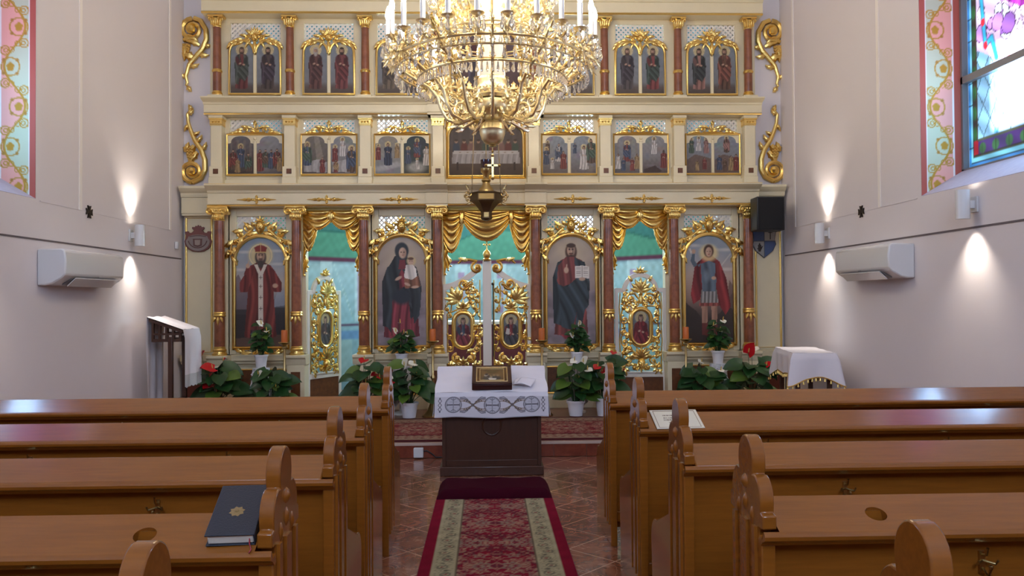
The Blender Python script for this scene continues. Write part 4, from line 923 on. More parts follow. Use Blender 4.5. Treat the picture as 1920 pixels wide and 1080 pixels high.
def royal_leaf(s, paint, label):
    t = thing('royal_door', label, 'door', (s * .27, 9.74, .15), 0, 'royal doors')
    e = s * .262; w0 = -e; W = .52            # e: hinge side, w0: meeting side
    m = MB(); top = lambda x: 1.50 + .235 * (1 - abs(x - e) / W) * 0 + .24 * min(1, abs(x - e) / .44) ** 1.7
    xs = [e - s * q for q in np.linspace(0, .46, 15)]
    out = [(x, top(x)) for x in xs] + [(x, top(x) - .075 - .015 * i / 14) for i, x in list(enumerate(xs))[::-1]]
    m.prism(out, -.02, .02)
    m.box(*sorted((e, e - s * .042)), -.0185, .0185, 0, 1.49); m.box(*sorted((e, w0)), -.0175, .0175, 0, .05); m.box(*sorted((e, w0)), -.0175, .0175, .42, .47); m.box(*sorted((e, w0)), -.008, .014, .05, .42)
    m.box(*sorted((w0 + s * .035, w0 + s * .0 )), -.0185, .0185, .4, 1.70)
    m.build('leaf_frame', 'white_paint', t, bevel=.004)
    m = MB(); m.box(*sorted((e - s * .08, w0 + s * .06)), -.012, -.006, .09, .38); m.build('lower_panel', 'panel', t, smooth=False)
    cx = s * .02; rg = random.Random(7)
    medallion(t, cx, .945, .088, .19, paint, -.01)
    m = MB(); y = -.012
    # big volute on the shoulder, running up to the meeting stile
    m.scroll(w0 + s * .11, 1.70, .075, 1.4, PI / 2 if s > 0 else PI / 2, -s, .020, y - .01, tail=[(w0 + s * .34, 1.75), (w0 + s * .28, 1.80), (w0 + s * .2, 1.795)])
    for a, L in ((0, .1), (.4, .09), (.9, .08)): m.leaf(w0 + s * (.22 + .05 * a), 1.79, (0.1 + a * .3) if s > 0 else PI - .1 - a * .3, L, .05, .03, .25, y=y - .01)
    m.scroll(w0 + s * .27, 1.50, .075, 1.5, PI if s > 0 else 0, s, .018, y - .01, tail=[(cx - s * .02, 1.22), (cx + s * .06, 1.30), (cx + s * .02, 1.42)])
    m.shell(cx + s * .06, 1.30, .19, *( (-.25, PI * .62) if s > 0 else (PI * .38, PI + .25)), 6, y - .01, .03)
    m.shell(cx, 1.2, .12, .3, PI - .3, 5, y - .02, .03)
    vine(m, 1, cx, .23, [(-s * .16, 1.42, .035, 1), (-s * .17, 1.30, .035, -1), (-s * .17, 1.17, .03, 1), (-s * .10, 1.5, .04, -1), (-s * .06, 1.40, .03, 1), (-s * .09, 1.28, .03, -1), (s * .16, 1.12, .035, 1), (s * .13, 1.42, .03, -1), (s * .19, 1.2, .03, 1)], y, rg)
    vine(m, 1, cx, .3, [(s * .165, .85, .035, 1), (s * .16, .72, .04, -1), (-s * .17, .96, .03, 1), (-s * .17, .84, .035, -1), (-s * .16, .71, .04, 1)], y, rg)
    m.scroll(cx + s * .08, .60, .06, 1.4, PI / 2, -s, .018, y - .01); m.scroll(cx - s * .09, .60, .06, 1.4, PI / 2, s, .018, y - .01); m.shell(cx, .53, .1, .3, PI - .3, 5, y - .02, .03)
    for x in (-.17, -.1, -.03, .06, .12, .18): m.leaf(cx + x, .49, PI / 2 + rg.uniform(-.8, .8), .1, .055, .03, .25, bend=rg.uniform(-.6, .6), y=y)
    m.tube([(cx + s * .19, y, q) for q in np.linspace(.48, 1.1, 12)], [.010 + .003 * math.sin(q * 3) for q in range(12)]); m.tube([(cx - s * .205, y, q) for q in np.linspace(.48, 1.55, 12)], .008)
    m.build('carving', 'gold', t)
    return t
royal_leaf(-1, p_angel((58, 74, 92), (122, 40, 48), 0), 'left royal door leaf, gilt carving with oval painting of a figure in blue')
rl = royal_leaf(1, p_angel((136, 42, 44), (60, 60, 64), 1), 'right royal door leaf, gilt carving with oval painting of a man in red')
m = MB(); m.box(-.27 - .05, -.27 + .055, -.045, -.02, .42, 1.78); st = m.build('meeting_stile', 'white_paint', rl, bevel=.006)
m = MB(); x = -.268
m.lathe([(.001, 1.78), (.045, 1.78), (.05, 1.80), (.035, 1.815), (.04, 1.83), (.048, 1.86), (.04, 1.89), (.012, 1.915), (.01, 1.93), (.001, 1.93)], (x, -.03, 0), 12)
m.box(x - .007, x + .007, -.037, -.023, 1.92, 2.03); m.box(x - .035, x + .035, -.037, -.023, 1.97, 1.985)
for q in ((-.035, 1.977), (.035, 1.977), (0, 2.03)): m.ball(x + q[0], -.03, q[1], .013)
m.box(x - .03, x + .03, -.055, -.045, .45, .475)
m.build('finial', 'gold', st)
m = MB(); m.box(x + .065, x + .075, -.05, -.02, .62, 1.50); m.ball(x + .07, -.045, 1.5, .018); m.build('bolt_rod', 'iron', rl)

def side_door(label, paint):
    t = thing('side_door', label, 'door', (0, 0, 0), 0, 'side doors')
    W = .634; c = W / 2; R = .225; ZS_ = 1.40
    m = MB()
    arc = [(c + R * math.cos(a), ZS_ + 1.02 * R * math.sin(a)) for a in np.linspace(0, PI, 21)]; arc2 = [(c + (R - .055) * math.cos(a), ZS_ - .0 + (R - .055) * 1.02 * math.sin(a)) for a in np.linspace(PI, 0, 21)]
    m.prism(arc + arc2, -.02, .02)
    for a, b_ in ((0, .045), (W - .045, W)): m.box(a, b_, -.0185, .0185, 0, 1.435)
    for a, b_ in ((0, c - R + .05), (c + R - .05, W)): m.box(a, b_, -.0175, .0175, 1.385, 1.44)
    for a, b_ in ((0, .05), (.35, .41)): m.box(0, W, -.0165, .0165, a, b_)
    m.box(.08, W - .08, -.03, .02, .40, .42)
    m.build('leaf_frame', 'white_paint', t, bevel=.004)
    m = MB(); m.box(.04, W - .04, -.006, .006, .04, .36); m.build('lower_panel', 'panel', t, smooth=False)
    medallion(t, c, .96, .10, .2, paint, -.01)
    m = MB(); y = -.012; rg = random.Random(3)
    for s in (-1, 1):
        vine(m, s, c, .26, [(.06, 1.22, .02, 1), (.14, 1.26, .05, 1), (.19, 1.36, .045, -1), (.21, 1.20, .035, 1), (.20, 1.05, .045, -1), (.21, .90, .04, 1), (.20, .78, .045, -1), (.13, .70, .04, 1), (.21, .64, .04, -1), (.15, .55, .045, 1), (.22, .48, .035, -1)], y, rg, .012)
        m.scroll(c + s * .12, 1.31, .06, 1.4, PI / 2, -s, .015, y - .01, tail=[(c + s * .03, 1.22), (c + s * .02, 1.30), (c + s * .07, 1.37)])
        m.tube([(c + s * q, y, z) for q, z in ((.255, .42), (.25, .6), (.262, .8), (.25, 1.0), (.262, 1.2), (.25, 1.38))], .008)
        m.leaf(c + s * .1, 1.52, PI / 2 - s * .6, .09, .05, .025, .2, y=y)
        m.scroll(c + s * .08, .47, .04, 1.3, PI / 2, s, .013, y - .01)
    m.shell(c, 1.40, .17, .25, PI - .25, 7, y - .02, .03); m.lathe([(.001, 0), (.03, .02), (.035, .06), (.02, .1), (.03, .13), (.001, .15)], (c, y - .02, 1.24), 10)
    m.shell(c, .58, .16, .3, PI - .3, 7, y - .02, .03); m.ball(c, y - .03, .53, .05, 12); m.shell(c, .5, .1, PI + .3, 2 * PI - .3, 5, y - .01)
    m.flower(c, .50, .045, 6, y - .07)
    m.build('carving', 'gold', t)
    m = MB(); m.shell(c, 1.63, .085, .3, PI - .3, 5, -.02, .03); m.ball(c, -.03, 1.635, .02)
    for s in (-1, 1): m.leaf(c, 1.635, PI / 2 - s * 1.45, .10, .04, .02, .2, y=-.02)
    m.build('finial', 'gold', t)
    return t
d1 = side_door('closed right side door with gilt openwork and an oval picture of a red-robed figure', p_angel((132, 34, 40), (120, 30, 36), 0)); d1.location = (1.562, 9.76, .15)
d2 = side_door('left side door swung open inwards, gilt openwork seen at an angle', p_angel((92, 64, 60), (70, 66, 70), 0)); d2.location = (-2.195, 9.80, .15); d2.rotation_euler.z = math.radians(61)

# gilded carved curtains over the three doorways
def swag(m, xa, xb, zt, D, shape, nf=4, y0=-.02, bulge=.04, fr=.007, skew=0, nu=22, nv=28, lift=None):
    lf = lift or (lambda u: 0)
    def P(u, v):
        d = max(.004, D * shape(u)); x = xa + (xb - xa) * (u + skew * v * (1 - u) * .5)
        return (x, y0 - bulge * math.sin(PI * min(1, max(0, u))) * (.3 + .7 * v) - .020 * abs(math.sin(PI * nf * v ** .85)) * min(1, d / .08), zt - lf(u) - v * d)
    m.grid(P, nu, nv)
    pts = [P(i / 30, 1) for i in range(31)]
    m.tube([(p[0], p[1] - .004, p[2]) for p in pts], [fr * (1.3 + .5 * math.sin(i * 2.2)) for i in range(31)], 6)
def curtain(cx, hw, central, label):
    t = thing('carved_curtain', label, 'curtain', (cx, 9.74, 2.55), 0, 'gilded carved curtains')
    if central:
        m = MB(); swag(m, -.6 * hw, .6 * hw, -.0, .38, lambda u: .12 + .88 * math.sin(PI * u) ** .7, 4, -.035, .06); m.build('centre_swag', 'gold', t)
    else:
        for s in (-1, 1):
            m = MB(); swag(m, 0, s * hw * .9, 0, .235, lambda u: .25 + .75 * math.sin(PI * (.12 + .76 * u)), 3, -.035, .05); m.build('upper_swag', 'gold', t)
        m = MB(); m.ball(0, -.06, -.02, .03); m.leaf(0, -.0, -PI / 2, .16, .07, .03, .2, y=-.05); m.leaf(-.01, -.03, -PI / 2 - .35, .1, .05, .03, .2, y=-.05); m.leaf(.01, -.03, -PI / 2 + .35, .1, .05, .03, .2, y=-.05); m.build('knot', 'gold', t)
    for s in (-1, 1):
        m = MB(); swag(m, s * hw * (.5 if central else .42), s * hw, -.0, .52 if central else .49, lambda u: (.08 + .92 * math.sin(PI * min(.78, u * .80)) ** .75), 6, -.02 if central else -.012, .05, skew=0, nv=40)
        m.build('side_swag', 'gold', t)
        if central: m = MB(); m.ball(s * .57 * hw, -.05, -.03, .03); m.tube([(s * .57 * hw, -.055, -.02), (s * .58 * hw, -.055, -.2)], [.02, .012]); m.leaf(s * .57 * hw, -.02, -PI / 2, .2, .07, .03, .2, y=-.05); m.build('knot', 'gold', t)
        m = MB()
        def tail(u, v):
            x = s * hw * (.995 - .19 * u * (.75 + .25 * math.sin(v * 9)))
            return (x, -.01 - .022 * abs(math.sin(PI * 2.5 * u + v * 2)), -.42 - v * (.36 - .12 * u + .03 * math.sin(u * 12)))
        m.grid(tail, 10, 14)
        for k in range(3): m.ball(s * hw * (.95 - .06 * k), -.02, -.43 - (.35 - .05 * k), .014)
        m.build('tail', 'gold', t)
curtain(.0, .525, True, 'broad gilt carved curtain swags above the royal doors')
curtain(-1.87, .345, False, 'gilt carved curtain with centre knot above the open left side doorway')
curtain(1.87, .345, False, 'gilt carved curtain with centre knot above the closed right side door')

# gilt scrollwork on the wall beside the screen
def wall_scroll(upper, s, label):
    t = thing('carved_scroll', label, 'wall carving', (s * 3.545, 9.895, 4.5 if upper else 3.35), 0, 'gilt scrolls on the wall')
    m = MB(); X = lambda x: -s * x           # +x points to the screen
    def A(a): return a if s < 0 else PI - a
    L = lambda x, z, a, l, w_, b_=0: m.leaf(X(x), z, A(a), l, w_, .04, .25, bend=b_ * (1 if s < 0 else -1), y=-.02)
    if upper:
        P = [(-.12, -.40), (-.10, -.36), (-.12, -.28), (-.08, -.14), (0, -.04), (.08, .05), (.13, .17), (.125, .29), (.06, .40), (-.02, .43)]
        n = len(P); m.tube([(X(x), -.03, z) for x, z in P], [.012, .018, .022, .026, .03, .032, .034, .034, .034, .033], 8)
        m.scroll(X(-.04), .29, .135, 1.7, A(PI / 2), 1 if s < 0 else -1, .033, -.03)
        for q in ((-.10, -.40, -1.2, .09, .06), (-.13, -.3, 2.4, .1, .06), (-.08, -.16, 0, .13, .06), (-.02, -.06, 2.6, .18, .1), (.03, .0, -.4, .14, .07), (.1, .1, -.2, .1, .06), (.05, .1, 2.6, .2, .07), (.02, .14, 2.2, .16, .06)): L(*q, .6)
        for k in range(14): m.ball(X(-.14 + .022 * (k % 4) - .006 * (k // 4)), -.04, .10 - .035 * (k // 4) - .012 * (k % 2), .02)
        L(-.15, .16, .4, .14, .09); L(-.13, .12, -1.6, .22, .08)
    else:
        P = [(-.06, .46), (-.1, .40), (-.09, .30), (-.06, .2), (-.01, .08), (.07, -.04), (.11, -.16), (.11, -.28), (.06, -.38), (-.04, -.43)]
        m.tube([(X(x), -.03, z) for x, z in P], [.014, .02, .022, .026, .028, .032, .034, .034, .034, .033], 8)
        m.scroll(X(-.04), -.30, .13, 1.7, A(-PI / 2), -1 if s < 0 else 1, .033, -.03)
        for q in ((-.06, .44, 1.6, .09, .06), (-.1, .4, .4, .1, .05), (-.08, .28, -2.4, .11, .05), (-.04, .15, .2, .1, .05), (0, .06, .6, .12, .06), (.07, -.04, .8, .12, .06), (-.02, .02, -2.2, .2, .1), (.02, -.06, -2.4, .2, .09)): L(*q, .6)
        for k in range(14): m.ball(X(-.10 + .02 * (k % 4) + .006 * (k // 4)), -.05, -.02 - .035 * (k // 4) - .012 * (k % 2), .02)
        L(-.13, -.06, 1.2, .13, .08)
    m.build('carving', 'gold', t)
for s, sd in ((-1, 'left'), (1, 'right')):
    wall_scroll(True, s, 'upper gilt scroll carving with grapes on the wall %s of the screen' % sd)
    wall_scroll(False, s, 'lower gilt scroll carving curling at its foot on the wall %s of the screen' % sd)

# arms, shield, loudspeaker
t = thing('coat_of_arms', 'grey and dark red coat of arms with crown on the left side panel', 'coat of arms', (-3.485, 9.795, 2.06))
o_ = [(0, 0), (.07, .008), (.125, .04), (.155, .085), (.165, .13), (.15, .165), (.145, .20), (.16, .235), (.155, .25), (.115, .252), (.105, .232), (.075, .235), (.06, .25), (.05, .262), (.075, .285), (.07, .305), (.04, .30), (.03, .32), (.012, .31), (0, .33)]
o_ = o_ + [(-x, z) for x, z in o_[-2:0:-1]]
MB().prism(o_, -.025, 0).build('mantle', material('arms_red', S(122, 74, 66), .6), t, bevel=.005)
m = MB(); m.prism([(.145 * math.cos(q), .135 + .125 * math.sin(q)) for q in np.linspace(PI, 2 * PI, 18)] + [(.125, .16), (.11, .19), (.06, .205), (0, .21), (-.06, .205), (-.11, .19), (-.125, .16)], -.035, -.024); p = m.build('shield', material('arms_grey', S(140, 126, 120), .6), t, bevel=.004)
ad = material('arms_dark', S(104, 72, 66), .6)
m = MB(); m.prism([(-.05, .075), (0, .06), (.05, .075), (.055, .16), (-.055, .16)], -.042, -.034); e = m.build('inner_shield', ad, p, bevel=.003)
m = MB(); m.prism([(-.03, .085), (0, .078), (.03, .085), (.034, .145), (-.034, .145)], -.047, -.041); m.build('charge', material('arms_light', S(158, 140, 130), .6), e, bevel=.002)
m = MB(); m.tube([(.11 * math.cos(q), -.036, .15 + .10 * math.sin(q)) for q in np.linspace(PI * 1.05, 2 * PI * .975, 16)], .006); m.build('scroll_band', ad, p)
m = MB(); m.tube([(.1 * q, -.036, .185 + .012 * (1 - q * q)) for q in np.linspace(-1, 1, 9)], .005); m.build('scroll_band', ad, p)
t = thing('heraldic_shield', 'quartered blue and grey shield partly hidden below the black speaker', 'shield', (3.43, 9.795, 1.95))
o_ = [(0, 0), (.11, .09), (.15, .17), (.135, .23), (.15, .33), (.15, .38), (-.15, .38), (-.15, .33), (-.135, .23), (-.15, .17), (-.11, .09)]
MB().prism(o_, -.02, 0).build('shield_board', material('shield_edge', S(74, 76, 84), .5), t)
qa, qb = material('shield_blue', S(66, 84, 122), .5), material('shield_grey', S(146, 142, 136), .5)
m = MB(); m.prism([(-.135, .215), (-.005, .215), (-.005, .37), (-.14, .37), (-.14, .33), (-.128, .23)], -.024, -.019); m.prism([(.005, .012), (.10, .09), (.138, .17), (.128, .205), (.005, .205)], -.024, -.019); m.build('blue_quarter', qa, t, smooth=False)
m = MB(); m.prism([(.135, .215), (.005, .215), (.005, .37), (.14, .37), (.14, .33), (.128, .23)], -.024, -.019); m.prism([(-.005, .012), (-.10, .09), (-.138, .17), (-.128, .205), (-.005, .205)], -.024, -.019); m.build('grey_quarter', qb, t, smooth=False)
m = MB(); m.leaf(-.06, .08, PI / 2, .11, .05, .006, .3, y=-.024); m.leaf(-.06, .1, PI / 2 - .7, .07, .02, .004, .1, y=-.024); m.build('charge', 'iron', t)
m = MB(); m.box(.07, .078, -.03, -.024, .23, .35); m.box(.05, .1, -.03, -.024, .31, .318); m.build('cross_charge', 'iron', t)
t = thing('loudspeaker', 'black box loudspeaker hung high beside the right end of the screen', 'loudspeaker', (3.34, 9.52, 2.25))
m = MB(); m.box(-.165, .165, -.24, 0, 0, .40); m.build('cabinet', 'dark', t, bevel=.012)
m = MB(); m.box(-.15, .15, -.25, -.24, .015, .385); m.build('grille', material('grille_cloth', S(20, 20, 22), .9, bump=.3, bscale=300), t, bevel=.008)
m = MB(); m.box(-.03, .03, -.005, .25, .17, .23); m.build('wall_bracket', 'iron', t)

# ================================================================ wall fittings
def ac(s, y0, y1, z, label):
    t = thing('air_conditioner', label, 'air conditioner', (s * 3.7, (y0 + y1) / 2, z), 0, 'wall air conditioners')
    L = (y1 - y0) / 2; D = lambda d: -s * d
    m = MB(); m.prism([(D(0), 0), (D(0), .3), (D(.20), .305), (D(.225), .285), (D(.235), .2), (D(.23), .09), (D(.2), .06), (D(.12), .012), (D(.06), 0)], -L, L)
    m.build('body', 'plastic', t, bevel=.012)
    m = MB(); m.prism([(D(.222), .064), (D(.21), .052), (D(.125), .004), (D(.13), .02)], -L * .72, L * .8); m.build('outlet', 'grey', t, smooth=False)
    m = MB(); m.prism([(D(.235), .06), (D(.232), .066), (D(.16), .0), (D(.165), -.008)], -L * .7, L * .78); m.build('flap', 'plastic', t, bevel=.002)
    m = MB(); m.box(*sorted((D(.236), D(.2375))), -.03, .03, .075, .083); m.build('badge', 'grey', t, smooth=False)
ac(-1, 6.70, 7.76, 1.60, 'white air conditioner on the wall behind the left pews')
ac(1, 6.80, 7.86, 1.62, 'white air conditioner on the wall behind the right pews')
def wall_lamp(s, y, label):
    t = thing('wall_lamp', label, 'wall lamp', (s * 3.6, y, 2.15), 0, 'white up-and-down wall lamps')
    m = MB(); m.lathe([(.043, -.105), (.05, -.11), (.05, .11), (.043, .105), (.042, .09), (.042, -.09)], seg=24); m.v = m.v; m.build('housing', 'plastic', t)
    m = MB(); m.box(*sorted((s * .045, s * .1)), -.015, .015, -.03, .03); m.box(*sorted((s * .085, s * .1)), -.04, .04, -.06, .06); m.build('wall_mount', 'plastic', t, bevel=.003)
    for d in (-1, 1):
        m = MB(); m.lathe([(.001, d * .098), (.042, d * .098), (.042, d * .094), (.001, d * .094)], seg=20); m.build('lens', 'lens', t, smooth=False)
        l = bpy.data.lights.new('wall_lamp_beam', 'SPOT'); l.energy = SPOT; l.color = (1, .9, .78); l.spot_size = math.radians(95); l.spot_blend = .9; l.shadow_soft_size = .035
        o = bpy.data.objects.new('wall_lamp_beam', l); COL.objects.link(o); o.parent = t; o.location = (0, 0, d * .115); o.rotation_euler = (0 if d < 0 else PI, 0, 0)
wall_lamp(-1, 8.42, 'white cylinder wall lamp on the left wall near the screen')
wall_lamp(1, 8.54, 'white cylinder wall lamp on the right wall near the screen')
wall_lamp(1, 5.93, 'white cylinder wall lamp under the stained glass window')
wall_lamp(-1, 5.80, 'white cylinder wall lamp at the left edge of view')
for s, y, n_ in ((-1, 7.55, 'left'), (1, 7.76, 'right')):
    m = MB()
    for k in range(4):
        a = k * PI / 2; c_, s_ = math.cos(a), math.sin(a)
        m.prism([(c_ * p - s_ * q, s_ * p + c_ * q) for p, q in ((.008, -.010), (.058, -.030), (.05, 0), (.058, .030), (.008, .010))], -.006, .006, 'x')
    m.prism([(-.012, -.012), (.012, -.012), (.012, .012), (-.012, .012)], -.007, .007, 'x')
    o = m.build('wall_cross', 'iron', None, smooth=False); o.location = (s * 3.692, y, 2.30)
    tag(o, 'small dark iron cross on the %s wall above the air conditioner' % n_, 'cross', 'iron crosses on the walls')
o = MB().box(-.02, .02, -.03, .03, -.045, .045).build('motion_sensor', 'plastic', None, bevel=.01); o.location = (-3.678, 9.62, 2.13); tag(o, 'small white sensor box on the left wall next to the screen', 'sensor')

# ================================================================ chandelier
ch = thing('chandelier', 'great gilt chandelier with lit candle bulbs and crystal drops', 'chandelier', (.055, 6.7, 2.47))
def cz_(z): return z - 2.47
def cand(name, r, z, h, nd_):
    m = MB(); m.lathe([(.001, 0), (.021, 0), (.021, h), (.001, h)], (r, 0, cz_(z)), 12); c = m.build(name, 'wax', ch)
    m = MB(); m.lathe([(.001, -.035), (.012, -.03), (.02, -.015), (.05, -.004), (.056, .004), (.05, .006), (.022, .002), (.001, .002)], (r, 0, cz_(z)), 12); m.build('drip_pan', 'brass', c)
    m = MB(); z1 = cz_(z) + h; m.lathe([(.001, 0), (.012, 0), (.021, .025), (.024, .045), (.017, .08), (.006, .115), (.001, .122)], (r, 0, z1), 10); m.build('bulb', 'bulb', c)
    for k in range(nd_):
        a = 2 * PI * k / nd_ + .4; x, y = r + .05 * math.cos(a), .05 * math.sin(a); z2 = cz_(z)
        m = MB(); m.ball(x, y, z2 - .02, .013, 6); m.lathe([(.001, -.13), (.015, -.11), (.019, -.09), (.007, -.04), (.001, -.033)], (x, y, z2), 6); m.build('crystal_drop', 'crystal', c, smooth=False)
    return c
def around(o, n, a0=0):
    o.rotation_euler.z = a0
    for k in range(1, n): dup(o, parent=ch).rotation_euler.z = a0 + 2 * PI * k / n
around(cand('candle', .862, 3.56, .2, 4), 24, PI / 24)
around(cand('upper_candle', .50, 4.02, .2, 4), 12, PI / 12)
def cm(): m = MB(); m.M = Matrix.Translation((0, 0, -2.47)); return m
m = cm()
P = [(.13, 3.06), (.18, 2.97), (.28, 2.93), (.38, 2.97), (.43, 3.06), (.46, 3.16), (.53, 3.24), (.63, 3.30), (.72, 3.36), (.80, 3.43), (.845, 3.49), (.862, 3.53)]
m.tube([(x, 0, z) for x, z in P], [.012, .014, .014, .014, .014, .013, .013, .013, .012, .011, .010, .009], 7)
m.scroll(.29, 3.02, .075, 1.5, -PI / 2, 1, .011, 0); m.scroll(.37, 3.08, .05, 1.3, -.3, -1, .009, 0); m.scroll(.57, 3.36, .07, 1.5, -PI / 2, -1, .010, 0); m.scroll(.72, 3.44, .05, 1.4, -PI / 2, 1, .009, 0); m.scroll(.2, 3.1, .05, 1.3, 0, 1, .009, 0)
rg = random.Random(4)
for i in range(1, len(P) - 1):
    for k in range(3):
        a = rg.uniform(0, 2 * PI); m.leaf(P[i][0], P[i][1], a, rg.uniform(.05, .11), rg.uniform(.02, .04), .01, .3, bend=rg.uniform(-1, 1), y=rg.uniform(-.012, .012))
around(m.build('scroll_arm', 'brass', ch), 12)
m = cm()        # light branches that carry the candles between the arms
P = [(.60, 3.28), (.68, 3.38), (.72, 3.48), (.80, 3.50), (.855, 3.47), (.862, 3.53)]
m.tube([(x, 0, z) for x, z in P], .007, 6); m.scroll(.74, 3.42, .045, 1.4, PI / 2, -1, .007, 0); m.scroll(.66, 3.47, .035, 1.3, 0, 1, .006, 0)
for i in range(1, 5):
    for k in range(3): m.leaf(P[i][0], P[i][1] - .02, rg.uniform(0, 2 * PI), rg.uniform(.05, .1), rg.uniform(.02, .04), .01, .3, bend=rg.uniform(-1, 1), y=rg.uniform(-.02, .02))
around(m.build('branch', 'brass', ch), 24, PI / 24)
def torus(m, r, z, t, seg=60): m.tube([(r * math.cos(2 * PI * k / seg), r * math.sin(2 * PI * k / seg), z) for k in range(seg)], t, 6, True)
def crown(m, r, z, n, L, W, up=1):
    for k in range(n):
        a = 2 * PI * k / n; M0 = m.M; m.M = M0 @ Matrix.Rotation(a, 4, 'Z') @ Matrix.Translation((r, 0, z)) @ Matrix.Rotation(PI / 2, 4, 'Z')
        m.leaf(0, 0, up * PI / 2, L, W, .012, .3, y=0, n=6); m.M = M0
m = cm(); torus(m, .80, 3.43, .013); torus(m, .79, 3.36, .009); crown(m, .80, 3.42, 48, .09, .05); crown(m, .80, 3.41, 48, .06, .045, -1); m.build('outer_ring', 'brass', ch)
m = cm(); torus(m, .616, 3.29, .010); torus(m, .60, 3.31, .007); crown(m, .61, 3.30, 40, .07, .045); m.build('fringe_ring', 'brass', ch)
m = cm(); m.lathe([(.001, -.085), (.008, -.08), (.011, -.07), (.006, -.01), (.001, -.005)], (.622, 0, 3.28), 5); m.ball(.622, 0, 3.284, .008, 6)
around(m.build('crystal_prism', 'crystal', ch, smooth=False), 96)
m = cm(); torus(m, .42, 3.66, .007); torus(m, .42, 3.63, .005); crown(m, .42, 3.66, 24, .06, .04); m.build('inner_ring', 'brass', ch)
m = cm(); m.ball(.42, 0, 3.60, .011, 6); m.ball(.42, 0, 3.565, .013, 6); m.lathe([(.001, -.07), (.014, -.06), (.02, -.045), (.008, -.01), (.001, 0)], (.42, 0, 3.55), 6)
around(m.build('pendant_drop', 'crystal', ch, smooth=False), 40)
m = cm(); m.ball(.80, 0, 3.345, .010, 6); m.lathe([(.001, -.085), (.012, -.07), (.016, -.055), (.006, -.012), (.001, 0)], (.80, 0, 3.335), 6)
around(m.build('ring_drop', 'crystal', ch, smooth=False), 60)
m = cm(); torus(m, .45, 3.95, .011); crown(m, .45, 3.95, 36, .1, .06); crown(m, .45, 3.94, 36, .07, .05, -1); m.build('upper_ring', 'brass', ch)
m = cm(); m.tube([(x, 0, z) for x, z in ((.1, 3.75), (.2, 3.72), (.32, 3.78), (.42, 3.9), (.48, 3.97), (.5, 3.99))], .009, 6); m.scroll(.25, 3.8, .06, 1.4, -PI / 2, 1, .009, 0); m.scroll(.38, 3.92, .05, 1.4, -PI / 2, -1, .008, 0)
for k in range(12): m.leaf(rg.uniform(.15, .48), rg.uniform(3.74, 3.98), rg.uniform(0, 6), .09, .04, .01, .3, bend=.6)
around(m.build('upper_arm', 'brass', ch), 12)
m = cm(); m.lathe([(.001, 3.31), (.098, 3.31), (.1, 3.33), (.1, 4.3), (.001, 4.3)], seg=24); m.build('glass_column', 'milk', ch)
m = cm(); m.lathe([(.001, 3.12), (.10, 3.12), (.155, 3.135), (.165, 3.16), (.15, 3.175), (.135, 3.19), (.13, 3.24), (.12, 3.26), (.125, 3.29), (.115, 3.32), (.1, 3.325), (.001, 3.325)], seg=24); crown(m, .15, 3.17, 16, .07, .05)
m.build('hub', 'brass', ch)
m = cm(); m.lathe([(.1, 3.72), (.125, 3.73), (.13, 3.76), (.11, 3.78), (.1, 3.78)], seg=24); m.build('column_band', 'brass', ch)
m = cm(); m.lathe([(.001, 2.955), (.03, 2.96), (.07, 2.975), (.12, 3.01), (.145, 3.05), (.15, 3.09), (.14, 3.125), (.001, 3.125)], seg=24); m.build('lower_bowl', 'brass', ch)
m = cm(); m.lathe([(.001, 2.752), (.02, 2.754), (.055, 2.765), (.09, 2.80), (.107, 2.85), (.108, 2.875), (.112, 2.88), (.108, 2.885), (.095, 2.925), (.06, 2.955), (.035, 2.96), (.03, 2.975), (.001, 2.98)], seg=28); m.build('ball', 'brass', ch)
m = cm(); m.lathe([(.001, 2.735), (.035, 2.742), (.03, 2.752), (.001, 2.755)], seg=14); m.tube([(0, 0, 2.74), (0, 0, 2.66)], .006); m.ball(0, 0, 2.70, .012)
m.box(-.009, .009, -.006, .006, 2.47, 2.68); m.box(-.055, .055, -.006, .006, 2.575, 2.592)
for x, z in ((-.055, 2.583), (.055, 2.583), (0, 2.665), (0, 2.475)): m.ball(x, 0, z, .015)
m.build('pendant_cross', 'old_brass', ch)
m = cm(); m.lathe([(.001, 4.3), (.12, 4.3), (.13, 4.34), (.05, 4.4), (.03, 4.5), (.06, 4.55), (.02, 4.62), (.014, 4.7), (.012, 6.98), (.08, 7.0), (.001, 7.0)], seg=16); m.build('suspension_rod', 'brass', ch)

# hanging oil lamp before the royal doors
hl = thing('hanging_lamp', 'dark bronze hanging lamp with a ruby cup, in front of the royal doors', 'hanging lamp', (.0, 9.15, 2.36))
hexa = lambda r, z, ph=0: [(r * math.cos(ph + k * PI / 3), r * math.sin(ph + k * PI / 3), z) for k in range(6)]
def hexl(m, prof):
    vs = []; 
    for r, z in prof: vs += hexa(r, z)
    n = len(prof); m.add(vs, [[(i * 6 + k), (i * 6 + (k + 1) % 6), ((i + 1) * 6 + (k + 1) % 6), ((i + 1) * 6 + k)] for i in range(n - 1) for k in range(6)] + [list(range(6))[::-1], list(range((n - 1) * 6, n * 6))])
m = MB(); hexl(m, [(.02, 0), (.05, .015), (.065, .03), (.062, .10), (.07, .115), (.13, .19), (.17, .215), (.19, .225), (.19, .30), (.20, .31), (.18, .325), (.08, .335), (.03, .34)]); m.build('body', 'bronze', hl, ang=20)
m = MB(); m.box(-.085, .085, -.170, -.16, .232, .295); m.build('brass_plate', 'old_brass', hl, bevel=.003)
m = MB(); m.box(-.028, .028, -.061, -.052, .04, .095); m.build('brass_plate', 'old_brass', hl, bevel=.003)
m = MB(); m.lathe([(.001, .33), (.09, .335), (.085, .36), (.05, .40), (.04, .44), (.055, .46), (.05, .475), (.03, .49), (.035, .53), (.06, .56), (.062, .60), (.045, .61), (.001, .61)], seg=16); m.build('stem', 'old_brass', hl)
